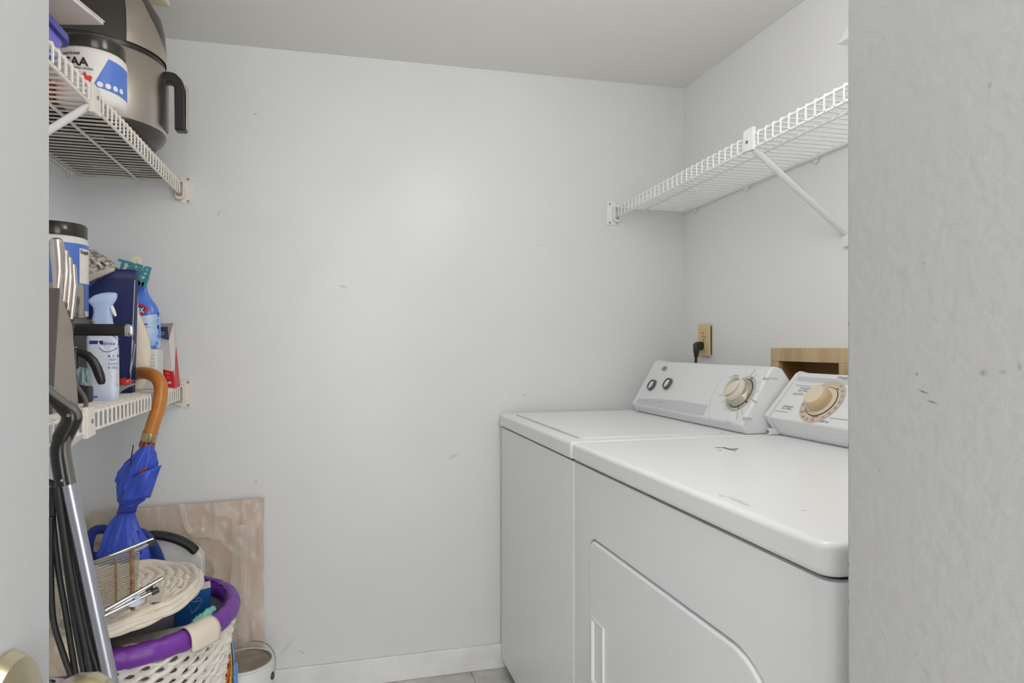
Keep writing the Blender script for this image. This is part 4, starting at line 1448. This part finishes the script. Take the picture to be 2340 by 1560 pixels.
# loose flap crossing the front, needle of a rib, red-brown tab
G().tube([U(305, 1016, -.030), U(301, 1040, -.034), U(297, 1064, -.036)], [.0012, .0016, .0012], 6).build('rib_end', M_black, um)
G().prism([U(315, 1079, -.041), U(333, 1066, -.041), U(336, 1071, -.041), U(320, 1084, -.041)], (0, .002, 0)).build('tie_tab', mat('rust_leather', S(176, 82, 58), .5), um, smooth=False)
flap = lambda u, v: U(277 + (66 + 18 * v) * u + 8 * v, 1146 - 8 * v - (42 + 34 * u) * v - 10 * u * (1 - v), -.024 - .030 * math.sin(math.pi * (.08 + .84 * u)) - .005 * math.sin(9 * u + 4 * v) - .003 * math.sin(17 * u - 6 * v))
G().grid(flap, 20, 14).build('wrap_flap', M_ucl, um, ang=60, solid=.0012)
G().tube([U(344, 990), U(293, 1158), U(282, 1290)], .005, 8).build('shaft', M_steel, um)

# ------------------------------------------------------------------ upright vacuum handle on the left
VY = 1.20
V_ = lambda px, py, dy=0.0: at(px, py, Y=VY + dy)
vc = thing('stick_vacuum', 'upright vacuum with a bent black handle and silver tube', 'vacuum', (-.205, VY, 0))
sc_ = (V_(151, 1000) - V_(150, 1000)).length
M_hblk = mat('glossy_black_handle', S(30, 30, 30), 0.2)
M_hgry = mat('grey_handle_inlay', S(98, 94, 90), 0.28)
hp_ = [V_(*q) for q in ((92, 880), (118, 906), (142, 926), (158, 940), (165, 953), (160, 968), (148, 990), (138, 1014), (136, 1040), (141, 1075), (147, 1108))]
pth = smooth_path(hp_, 4)
rr = [sc_ * (16 + 9 * min(1, i / 14) - (3 if i > 26 else 0)) for i in range(len(pth))]
hnd = G().tube(pth, rr, 18, flat=(1.0, .95), up=(0, 1, 0)).build('handle', M_hblk, vc)
hp2 = [V_(*q, -.002) for q in ((108, 886), (130, 905), (152, 922), (170, 936), (177, 950), (174, 962), (163, 984), (154, 1008), (152, 1030), (158, 1068), (165, 1104))]
G().tube(smooth_path(hp2, 4), sc_ * 10.5, 14, flat=(1.5, .9), up=(0, 1, 0)).build('handle_inlay', M_hgry, hnd)
for px, py in ((157, 949), (143, 1097)):
    G().lathe([(0, 0), (sc_ * 4.6, 0), (sc_ * 4.2, .0015), (sc_ * 2, .0018), (sc_ * 1.8, .001), (0, .001)], V_(px, py, -sc_ * 23), (0, -1, 0), 16, caps=False).build('screw', M_chrome, hnd)
M_alu = mat('silver_tube', S(176, 177, 188), 0.3, metal=0.8)
ta, tb_ = V_(157, 1106), V_(254, 1560)
tdir = (tb_ - ta)
tf = ta + tdir * ((ta.z - .06) / -tdir.z)
G().tube([ta, tf], .0105, 20).build('tube', M_alu, vc)
G().box((tf.x - .13, VY - .06, .004), (tf.x + .13, VY + .06, .07)).build('floor_head', M_black, vc, bevel=(.015, 3))
G().tube([V_(110, 1100, .004), V_(122, 1106, .002), V_(137, 1110)], .005, 8).build('cord_hook', M_black, vc)
cords = [((120, 1112), (121, 1190), (133, 1300), (150, 1400), (176, 1560)), ((126, 1112), (142, 1210), (156, 1320), (172, 1430), (196, 1560)), ((133, 1112), (150, 1230), (166, 1330), (190, 1450), (214, 1560)),
         ((137, 1114), (161, 1240), (176, 1350), (200, 1440), (228, 1560)), ((116, 1180), (116, 1300), (121, 1410), (140, 1480), (163, 1545)), ((140, 1116), (170, 1260), (188, 1360), (214, 1450), (246, 1560)), ((131, 1114), (155, 1240), (180, 1360), (205, 1470), (238, 1580))]
for i, cd in enumerate(cords):
    dy = (.020, .010, -.004, .018, .012, .026, .002)[i]
    p = [V_(q[0], q[1], dy) for q in cd]
    e_ = p[-1] + (p[-1] - p[-2]) * 1.5
    p.append(e_)
    p.append(Vector((e_.x + .03, e_.y, e_.z - .12)))
    G().tube(smooth_path(p, 5), .0047, 8).build('power_cord', M_blackr, vc)

# ------------------------------------------------------------------ wrapped panel leaning on the back wall
pa = thing('wrapped_panel', 'tan board wrapped in clear plastic leaning on the back wall', 'panel', (-.45, 2.25, 0))
M_card = mat('tan_board', S(214, 192, 170), 0.7, vary=(5, S(190, 168, 146), .8))
G().prism([(-.70, 2.222, .0), (-.207, 2.222, .0), (-.209, 2.262, .648), (-.70, 2.262, .636)], (0, .022, 0)).build('board', M_card, pa, bevel=(.004, 2))
M_film = bpy.data.materials.new('clear_plastic_film')
M_film.use_nodes = True
b_ = M_film.node_tree.nodes['Principled BSDF']
b_.inputs['Base Color'].default_value = S(226, 218, 212)
b_.inputs['Roughness'].default_value = .13
b_.inputs['Alpha'].default_value = .34
b_.inputs['Specular IOR Level'].default_value = .9


ntf = M_film.node_tree
ftc = ntf.nodes.new('ShaderNodeTexCoord')
fno = ntf.nodes.new('ShaderNodeTexNoise')
fno.inputs['Scale'].default_value = 6.5
fno.inputs['Detail'].default_value = 5
fno.inputs['Distortion'].default_value = 2.2
frp = ntf.nodes.new('ShaderNodeMapRange')
frp.inputs[1].default_value, frp.inputs[2].default_value = .38, .72
frp.inputs[3].default_value, frp.inputs[4].default_value = .24, .42
fbp = ntf.nodes.new('ShaderNodeBump')
fbp.inputs['Strength'].default_value = .3
fbp.inputs['Distance'].default_value = .02
fmp = ntf.nodes.new('ShaderNodeMapping')
fmp.inputs['Scale'].default_value = (1.2, 1, .8)
fmp.inputs['Rotation'].default_value = (0, .35, 0)
ntf.links.new(ftc.outputs['Object'], fmp.inputs[0])
ntf.links.new(fmp.outputs[0], fno.inputs['Vector'])
ntf.links.new(fno.outputs[0], frp.inputs[0])
ntf.links.new(frp.outputs[0], b_.inputs['Alpha'])
ntf.links.new(fno.outputs[0], fbp.inputs['Height'])
ntf.links.new(fbp.outputs[0], b_.inputs['Normal'])


def film(u, v):
    x = -.705 + .502 * u
    z = .002 + v * (.640 + .014 * u)
    y = 2.2165 + .04 * v
    n_ = noise.noise((u * 5, v * 6, 0)) + .6 * noise.noise((u * 13 + v * 9, v * 7 - u * 8, 3)) + 1.2 * max(0, noise.noise((u * 26, v * 2.2, 8)) - .15)
    rid = 0.0
    for (ua, va, ub, vb_) in ((.53, .90, .88, .74), (.70, .97, .86, .86), (.82, .93, .80, .08), (.90, .90, .87, .08), (.58, .58, .80, .34), (.36, .84, .62, .66), (.86, .60, .97, .30), (.20, .70, .42, .52), (.74, .78, .94, .96)):
        dx_, dz_ = ub - ua, (vb_ - va) * 1.3
        L_ = math.hypot(dx_, dz_)
        s_ = max(0, min(1, ((u - ua) * dx_ + (v - va) * 1.3 * dz_) / (L_ * L_)))
        d_ = math.hypot(u - ua - dx_ * s_, (v - va) * 1.3 - dz_ * s_ + .02 * math.sin(s_ * 9))
        rid = max(rid, math.exp(-(d_ / .017) ** 2) * math.sin(math.pi * (.08 + .84 * s_)))
    cre = abs(noise.noise((u * 6 + v * 4, v * 5 - u * 2, 11)))
    return Vector((x + .004 * noise.noise((v * 9, 2, u)), y - .012 - .006 * n_ - .010 * max(0, .14 - cre) * 4 - .013 * rid, z + .005 * noise.noise((u * 9, 5, 0))))


G().grid(film, 110, 90).build('plastic_film', M_film, pa, ang=60)
G().grid(lambda u, v: Vector((-.300 + .048 * u + .006 * math.sin(9 * v) * (1 - u), 2.196 + .036 * v - .006 * math.sin(math.pi * u) - .004 * noise.noise((u * 4, v * 9, 5)), .02 + .56 * v)), 10, 40).build('film_fold', M_film, pa, ang=60)
M_tape = mat('yellow_tape', S(206, 190, 150), .4)
G().box((-.70, 2.246, .55), (-.60, 2.2485, .632)).build('tape', M_tape, pa, smooth=False)

# ------------------------------------------------------------------ white folding stool with black grip
SY2 = 2.135
st = thing('folding_stool', 'white plastic folding stool with a curved black grip on top', 'stool', (-.47, SY2, 0))
M_stool = mat('white_stool_plastic', S(226, 224, 218), .4, vary=(12, S(206, 202, 192), .5))
W2 = lambda px, py, dy=0.0: at(px, py, Y=SY2 + dy)
top_ = [W2(*q) for q in ((463, 1272), (452, 1258), (432, 1245), (405, 1234), (375, 1228), (345, 1228), (315, 1234), (285, 1246), (262, 1262))]
zr = .0
pl_ = [Vector((top_[0].x + .004, SY2, .0))] + top_ + [Vector((top_[-1].x - .003, SY2, .0))]
G().prism(pl_, (0, .045, 0)).build('side_board', M_stool, st, bevel=(.006, 3))
gp = smooth_path([W2(*q, .0) for q in ((318, 1226), (345, 1222), (375, 1224), (405, 1232), (430, 1244), (449, 1260))], 5)
G().tube(gp, [.010] + [.0125] * (len(gp) - 2) + [.009], 14, flat=(1.0, 1.5), up=(0, 0, 1)).build('grip', M_blackr, st)

# ------------------------------------------------------------------ blue shopping bag behind the hamper
M_tb = mat('blue_woven_bag', S(40, 62, 140), .55, bump=(9, .3, .02))
M_tbd = mat('navy_bag_inside', S(26, 30, 54), .7)
BY2 = 2.088
bb = thing('blue_shopper', 'navy blue shopping bag standing behind the umbrella', 'bag', (-.52, BY2, 0))
Bq = lambda px, py, dy=0.0: at(px, py, Y=BY2 + dy)
x0_, x1_ = Bq(150, 1290).x, Bq(376, 1290).x
g = G()
rg = []
for k in range(11):
    v = k / 10
    z = .0 + (Bq(300, 1284).z + .035 - 0) * v
    sl = 1 - .32 * max(0, v - .86) / .14
    out = []
    for j in range(40):
        t = 2 * math.pi * j / 40
        cx_, sx_ = math.cos(t), math.sin(t)
        xx = (x0_ + x1_) / 2 + (x1_ - x0_) / 2 * sl * math.copysign(abs(cx_) ** .5, cx_)
        yy_ = BY2 + .026 * math.copysign(abs(sx_) ** .6, sx_) + .004 * noise.noise((xx * 20, z * 14, 2))
        out.append(Vector((xx, yy_, z + .014 * noise.noise((xx * 12, 0, 1)) * (v > .95))))
    rg.append(out)
g.rings(rg, True, False)
g.add(rg[-2], [list(range(40))])
g.build('body', M_tb, bb, ang=60, solid=.001)
for cx_, dy in ((228, -.04),):
    hp3 = smooth_path([Bq(*q, -.030) for q in ((202, 1270), (203, 1240), (212, 1216), (228, 1209), (246, 1212), (256, 1228), (262, 1260))], 5)
    G().tube(hp3, .013, 10, flat=(.18, 1.0), up=(0, 1, 0)).build('handle', M_tb, bb)
hp3 = smooth_path([Bq(*q, -.030) for q in ((318, 1216), (332, 1222), (346, 1240), (358, 1262), (368, 1290))], 5)
G().tube(hp3, .014, 10, flat=(.25, 1.0), up=(0, 1, 0)).build('handle', M_tb, bb)

# ------------------------------------------------------------------ wicker hamper
HX, HYc, HZ = -.478, 1.780, .494
HRt, HRb = .243, .170
hm = thing('wicker_hamper', 'round white wicker hamper with a purple padded rim', 'basket', (HX, HYc, 0))
M_wick = mat('white_painted_wicker', S(230, 226, 218), .5, vary=(40, S(206, 198, 186), .5))
M_purp = mat('purple_satin', S(116, 50, 156), .38, bump=(26, .35, .008))
hr = lambda z: HRb + (HRt - HRb) * z / HZ
g = G()
NS = 52
for k in range(38):
    z = .012 + k * .0125
    pts = []
    for j in range(NS * 4 + 1):
        t = 2 * math.pi * j / (NS * 4)
        am = .0045 * math.cos(NS / 2 * t + math.pi * (k % 2))
        pts.append(Vector((HX + (hr(z) + am) * math.cos(t), HYc + (hr(z) + am) * math.sin(t), z + .005 * math.sin(NS / 2 * t + math.pi * (k % 2)) + .0015 * math.sin(11 * t + k))))
    g.tube(pts, .0068, 6, caps=False)
g.build('woven_wall', M_wick, hm, kind='stuff')
g = G()
for j in range(NS):
    t = 2 * math.pi * j / NS
    g.tube([(HX + hr(z) * math.cos(t), HYc + hr(z) * math.sin(t), z) for z in (.0, .25, .48)], .004, 6)
g.build('stake', M_wick, hm, kind='stuff')
G().lathe([(HRb * .99, .004), (HRb * .99, .012), (0, .012), (0, .004)], (HX, HYc, 0), n=40, caps=False).build('base', M_wick, hm)
G().lathe([(hr(.05) - .012, .05), (hr(.49) - .012, .485)], (HX, HYc, 0), n=48, caps=False).build('liner', mat('shadow_lining', S(150, 140, 150), .9), hm, solid=.001)


def rimtube(a0, a1, n, mk_=1.0):
    rg = []
    for i in range(n + 1):
        t = a0 + (a1 - a0) * i / n
        c = Vector((HX + (HRt - .004) * math.cos(t), HYc + (HRt - .004) * math.sin(t), HZ))
        rd = Vector((math.cos(t), math.sin(t), 0))
        ring = []
        for j in range(20):
            q = 2 * math.pi * j / 20
            pk_ = 1 + .09 * noise.noise((t * 9, q * .6, 1)) + .07 * noise.noise((t * 26, q * 1.2, 6)) - .12 * max(0, math.sin(t * 23)) ** 10
            ring.append(c + rd * (.0200 * pk_ * mk_ * math.cos(q)) + Vector((0, 0, 1)) * (.0235 * pk_ * mk_ * math.sin(q) - .006))
        rg.append(ring)
    return rg


a_tab = math.atan2(at(466, 1445, Z=HZ).y - HYc, at(466, 1445, Z=HZ).x - HX)
rim = G().rings(rimtube(0, 2 * math.pi * 199 / 200, 199) + rimtube(0, 0.0001, 1)[:1], True, False).build('padded_rim', M_purp, hm, ang=70)
M_leath = mat('ivory_leatherette', S(224, 212, 196), .4, bump=(14, .15, .004))


def tabf(u, v):
    t = a_tab - .15 + .30 * u
    q = math.radians(150 - 185 * v)
    rd = Vector((math.cos(t), math.sin(t), 0))
    ex_ = .026
    c = Vector((HX + (HRt - .004) * math.cos(t), HYc + (HRt - .004) * math.sin(t), HZ))
    if v > .8:
        k = (v - .8) / .2
        return c + rd * (ex_ * 1.06) + Vector((0, 0, -.006 - .022 * k))
    q = math.radians(150 - 150 * v / .8)
    return c + rd * (ex_ * math.cos(q) * 1.05) + Vector((0, 0, .0275 * math.sin(q) - .006))


G().grid(tabf, 8, 20).build('handle_tab', M_leath, rim, ang=60, solid=.003)
seam = [Vector((HX + (HRt - .016) * math.cos(t), HYc + (HRt - .016) * math.sin(t), HZ + .0150 + .003 * math.sin(31 * t))) for t in [math.radians(-40 + 150 * i / 40) for i in range(41)]]
G().tube(seam, .0016, 6).build('stitched_seam', mat('dark_purple_seam', S(70, 24, 92), .6), rim)

# things in the hamper
bq = lambda px, py, z: at(px, py, Z=z)
bxx = thing('blue_box', 'blue cardboard box with a white line drawing inside the hamper', 'box', (-.41, 1.86, .36))
M_bbx = mat('box_blue', S(32, 92, 160), .4)
BXY = 1.845
c1_, c2_ = at(395, 1420, Y=BXY), at(480, 1400, Y=BXY + .03)
t1_, t2_ = at(400, 1364, Y=BXY), at(482, 1343, Y=BXY + .03)
dpt = Vector((-.01, .05, 0))
for q_ in (c1_, c2_):
    q_.z -= .09
G().prism([c1_, c2_, t2_, t1_], dpt).build('carton', M_bbx, bxx, bevel=(.001, 1))
e_ = Vector((0, 0, .0015))
G().prism([t1_ + e_, t2_ + e_, t2_ + dpt + e_, t1_ + dpt + e_], (0, 0, .0012)).build('top_panel', M_cwh, bxx, smooth=False)
dl = []
ln_ = [((432, 1380), (428, 1372)), ((428, 1372), (446, 1375)), ((446, 1375), (454, 1364)), ((454, 1364), (462, 1371)), ((462, 1371), (446, 1375)), ((432, 1380), (438, 1402)), ((438, 1402), (452, 1385)), ((452, 1385), (463, 1374)), ((438, 1402), (458, 1384))]
nn = (c2_ - c1_).cross(t1_ - c1_).normalized()
if nn.y > 0:
    nn = -nn
for (a_, b_2) in ln_:
    p, q = onplane(*a_, c1_, nn), onplane(*b_2, c1_, nn)
    dl.append((p, q))
g = G()
for p, q in dl:
    g.tube([p + nn * .0004, q + nn * .0004], .0006, 4)
g.build('line_drawing', mat('pale_line', S(150, 184, 214), .5), bxx, kind='stuff')

M_towel = mat('mint_terry', S(126, 196, 182), .95, bump=(160, .6, .006))


def towel(u, v):
    c = smooth_path([at(434, 1424, Z=.505), at(455, 1412, Z=.51), at(474, 1398, Z=.515), at(494, 1384, Z=.51)], 6)
    i = u * (len(c) - 1)
    k = min(int(i), len(c) - 2)
    p = c[k].lerp(c[k + 1], i - k)
    q = 2 * math.pi * v
    r = .019 + .004 * noise.noise((u * 9, math.cos(q) * 2, math.sin(q) * 2)) + .0025 * noise.noise((u * 40, math.cos(q) * 9, math.sin(q) * 9))
    r *= math.sqrt(max(.05, 1 - (2 * u - 1) ** 4))
    return p + Vector((.35 * r * math.cos(q), -.9 * r * math.cos(q), r * math.sin(q) - .012))


tag(G().grid(towel, 50, 20).build('terry_towel', M_towel, ang=80), 'mint green terry towel rolled inside the purple rim', 'towel')
M_mesh = mat('grey_woven_mesh', S(178, 176, 168), .7)
nt = M_mesh.node_tree
tcx = nt.nodes.new('ShaderNodeTexCoord')
ck = nt.nodes.new('ShaderNodeTexBrick')
ck.inputs['Scale'].default_value = 130
ck.inputs['Color1'].default_value = S(206, 203, 194)
ck.inputs['Color2'].default_value = S(190, 186, 176)
ck.inputs['Mortar'].default_value = S(52, 50, 46)
ck.inputs['Mortar Size'].default_value = .06
ck.inputs['Brick Width'].default_value = .8
ck.inputs['Row Height'].default_value = .5
nt.links.new(tcx.outputs['Object'], ck.inputs['Vector'])
nt.links.new(ck.outputs[0], nt.nodes['Principled BSDF'].inputs['Base Color'])


def meshf(u, v):
    bl, br_, tr_, tl_ = (255, 1512), (440, 1452), (455, 1424), (262, 1462)
    px = (bl[0] * (1 - u) + br_[0] * u) * (1 - v) + (tl_[0] * (1 - u) + tr_[0] * u) * v
    py = (bl[1] * (1 - u) + br_[1] * u) * (1 - v) + (tl_[1] * (1 - u) + tr_[1] * u) * v
    return at(px, py, Z=.487 + .012 * math.sin(2.2 * u) + .004 * noise.noise((u * 6, v * 4, 0)))


tag(G().grid(meshf, 24, 12).build('mesh_mat', M_mesh, solid=.004), 'grey woven mesh mat rolled inside the hamper', 'mat')
fzz = at(288, 1489, Z=.492)
g = G()
g.rings([[fzz + Vector((.030 * k * math.cos(t) * (1 + .12 * noise.noise((math.cos(t) * 3, math.sin(t) * 3, h * 90))), .022 * k * math.sin(t), h + .01 * math.cos(t) * k * .5)) for t in [2 * math.pi * i / 28 for i in range(28)]] for k, h in ((.3, -.016), (.8, -.010), (1, 0), (.85, .008), (.5, .0125), (.15, .014))])
tag(g.build('fleece_ball', mat('white_fleece', S(226, 218, 208), .95, bump=(140, .6, .006)), ang=80), 'white fleece bundle tucked behind the near purple rim', 'fleece')

# wicker lid on top of the hamper, tilted up towards the wall
ld = thing('wicker_lid', 'oval cream wicker lid lying across the purple-rimmed hamper', 'tray', (-.51, 1.685, .55))
M_wick2 = mat('cream_wicker', S(236, 226, 212), .5, vary=(30, S(216, 202, 182), .6))
LC = Vector((-.512, 1.690, .566))
lu = Vector((.98, .0, .02)).normalized()
lw = Vector((.10, 1.0, -.01)).normalized()
lnm = lu.cross(lw).normalized()
LA, LB = .212, .238


def lidp(r, t, h=0.0):
    return LC + lu * (LA * r * math.cos(t)) + lw * (LB * r * math.sin(t)) + lnm * (h + .010 * (1 - r * r))


g = G()
NSP = 44
for k in range(15):
    r = .10 + .80 * k / 14
    pts = [lidp(r + .006 * math.sin(5 * t + k), t, .0035 * math.cos(NSP / 2 * t + math.pi * (k % 2))) for t in [2 * math.pi * j / 132 for j in range(133)]]
    g.tube(pts, .0066, 6, caps=False)
g.build('weave_ring', M_wick2, ld, kind='stuff')
g = G()
for j in range(NSP):
    t = 2 * math.pi * j / NSP
    g.tube([lidp(.06, t), lidp(.5, t), lidp(.93, t)], .0042, 6)
g.build('spoke', M_wick2, ld, kind='stuff')
for k, (dr_, dh) in enumerate(((.925, .004), (.96, .009), (.985, .002), (.965, -.008), (.935, -.010), (.99, -.005))):
    pts = [lidp(dr_ + .010 * math.sin(7 * t + k * 2.1), t, dh + .003 * math.sin(9 * t + 1.7 * k)) for t in [2 * math.pi * j / 120 for j in range(121)]]
    G().tube(pts, .0075, 8, caps=False).build('rim_cane', M_wick2, ld)
G().rings([[lidp(.93, t, -.016) for t in [2 * math.pi * j / 48 for j in range(48)]], [lidp(.02, t, -.014) for t in [2 * math.pi * j / 48 for j in range(48)]]], True, False).build('backing', mat('wicker_shadow_board', S(206, 190, 168), .8), ld)
tg_ = [onplane(*q, LC + lnm * .012, lnm) for q in ((338, 1346), (366, 1338), (376, 1345), (376, 1358), (368, 1376), (334, 1378))]
G().prism(tg_, lnm * .003).build('leather_tag', M_leath, ld, bevel=(.0008, 1))

# chrome wire rack folded on the lid
rk = thing('wire_rack', 'folded chrome dish rack with rusty cross bars on the wicker lid', 'rack', (-.52, 1.62, .60))
M_rkw = mat('dull_chrome_wire', S(206, 198, 180), .28, metal=1.0)
M_rust = mat('rusty_bar', S(134, 92, 54), .6, metal=.4, vary=(60, S(176, 150, 118), .7))
RKY = 1.60
wires0 = None
ra, rb_ = (96, 1320), (322, 1244)
for k in range(26):
    d_ = k * 5.75
    dy = -.0045 * k
    bend = 306 - k * .35
    p0 = at(96, 1318 + d_ * .98, Y=RKY - .075 + dy)
    p1 = at(bend - 38, 1266 + d_ * .94, Y=RKY + dy)
    p2 = at(bend + 14, 1250 + d_ * .94, Y=RKY + .02 + dy)
    G().tube([p0, p1, p2], .0017, 6).build('wire', M_rkw, rk)
for px, w_, m_ in ((266, .0022, M_rust), (303, .0042, M_rust), (200, .0022, M_rkw), (138, .0022, M_rkw)):
    tp_ = at(px, 1274 if px < 290 else 1256, Y=RKY - .004 - (.03 if px < 220 else 0))
    if px == 200:
        tp_ = at(200, 1292, Y=RKY - .04)
    if px == 138:
        tp_ = at(138, 1312, Y=RKY - .06)
    bt = at(px - (0 if px > 220 else -4), (1392 if px > 220 else 1410 + (200 - px) * .25), Y=RKY - .122 - (.03 if px < 220 else 0))
    G().tube([tp_ + Vector((0, -.004, 0)), bt], w_, 8).build('cross_bar', m_, rk)
for (a_, b_2, rr_, cap) in (((220, 1282), (350, 1230), .0036, 0), ((300, 1262), (350, 1238), .0034, 1), ((240, 1394), (372, 1320), .0040, 0), ((225, 1412), (345, 1339), .0036, 1), ((235, 1408), (360, 1347), .0038, 1), ((215, 1430), (300, 1372), .0030, 0)):
    low = a_[1] > 1300
    ya, yb = (RKY - .150, RKY - .105) if low else (RKY - .01, RKY + .03)
    p, q = at(*a_, Y=ya), at(*b_2, Y=yb)
    lg = G().tube([p, q], rr_, 10).build('folding_leg', M_chrome, rk)
    if cap:
        dv2 = (q - p).normalized()
        G().tube([q - dv2 * .012, q + dv2 * .001, q + dv2 * .003], [.0065, .0065, .003], 12).build('rubber_cap', M_char, lg)
wq = at(306, 1372, Y=RKY - .126)
G().lathe([(.004, 0), (.0125, 0), (.0125, .0016), (.004, .0016), (.004, 0)], wq, (.1, -.8, .5), 24, caps=False).build('washer_disc', mat('blue_speckled_disc', S(196, 204, 228), .4), rk)
hq = at(152, 1423, Y=RKY - .175)
G().lathe([(.004, 0), (.011, 0), (.011, .002), (.004, .002), (.004, 0)], hq, (.1, -.8, .4), 24, caps=False).build('hinge_disc', M_screw, rk)

# pale wicker edge showing low on the left, and folded linen
crumple('folded_linen', mat('unbleached_linen', S(216, 200, 180), .85, vary=(22, S(196, 176, 150), .8), bump=(30, .4, .008)), ((100, 1550), (190, 1535), (212, 1450), (100, 1440)), 1.46, .012, 'unbleached linen bundle beside the hamper under the rack', 'linen', 9, 24, 18, .03)

# ------------------------------------------------------------------ paint can and rainbow cloth by the back wall
PC = Vector((-.247, 2.085, 0))
pc = thing('paint_can', 'white paint can with a taupe crusted lid by the baseboard', 'paint can', PC)
M_can = mat('white_can_paint', S(226, 226, 224), .4, vary=(10, S(206, 204, 200), .5), bump=(12, .2, .006))
M_taupe = mat('dried_taupe_paint', S(158, 144, 130), .4, vary=(26, S(118, 106, 94), .8), bump=(40, .5, .006))
PR, PH = .0835, .220
G().lathe([(0, 0), (PR - .002, 0), (PR, .004), (PR, PH - .012), (PR - .002, PH - .008), (PR + .001, PH - .004), (PR, PH), (PR - .006, PH), (PR - .006, PH - .007), (0, PH - .007)], PC, n=56, caps=False).build('can_body', M_can, pc)
G().lathe([(PR - .0058, PH - .0065), (PR - .0058, PH - .001), (PR - .0085, PH - .001), (PR - .0085, PH - .006)], PC, n=56, caps=False).build('rim_groove', mat('dark_dried_paint', S(52, 42, 36), .5), pc)
G().lathe([(PR - .0085, PH - .007), (PR - .0088, PH - .001), (PR - .011, PH), (PR - .012, PH - .004), (PR - .016, PH - .0045), (0, PH - .004)], PC, n=56, caps=False).build('lid', M_taupe, pc)
er = PC + Vector((PR * math.cos(-.25), PR * math.sin(-.25), PH - .045))
ear = G().lathe([(0, 0), (.011, 0), (.010, .004), (0, .005)], er, (math.cos(-.25), math.sin(-.25), 0), 20, caps=False).build('ear', M_black, pc)
bl_ = []
for i in range(25):
    t = math.pi * i / 24
    ca_ = -.25 + math.pi * 0
    axx = Vector((math.cos(-.25), math.sin(-.25), 0))
    oth = Vector((math.sin(.25), math.cos(.25), 0))
    bl_.append(PC + axx * ((PR + .004) * math.cos(t)) + oth * (.100 * math.sin(t)) + Vector((0, 0, PH - .043 + .055 * math.sin(t))))
G().tube(bl_, .0016, 8).build('bail', M_chrome, pc)
rbw = thing('rainbow_cloth', 'rainbow striped cloth hanging between hamper and paint can', 'cloth', (-.272, 1.99, 0))
cols = (('stripe_red', (204, 52, 32)), ('stripe_orange', (224, 124, 48)), ('stripe_yellow', (222, 178, 84)), ('stripe_blue', (112, 160, 220)))
edges = [((522, 1478), (500, 1575)), ((525, 1480), (512, 1575)), ((527, 1482), (522, 1575)), ((526, 1468), (534, 1575)), ((530, 1462), (545, 1575))]
for k, (nm, c3) in enumerate(cols):
    (a0, a1), (b0_, b1_) = edges[k], edges[k + 1]

    def f(u, v, a0=a0, a1=a1, b0_=b0_, b1_=b1_):
        yv = 1.955 + .012 * math.sin(3 * u + v * 5)
        pA, pB = at(*a0, Y=yv), at(*a1, Y=yv)
        qA, qB = at(*b0_, Y=yv), at(*b1_, Y=yv)
        p, q = pA.lerp(pB, v), qA.lerp(qB, v)
        w = p.lerp(q, u)
        return w
    o = G().grid(f, 4, 10).build('stripe', mat(nm, S(*c3), .8), rbw, solid=.003)
o = G().grid(lambda u, v: Vector((-.312 + .065 * u, 1.965 + .01 * math.sin(4 * u), .27 * v)), 4, 6).build('backing', MATS['stripe_blue'], rbw, solid=.003)
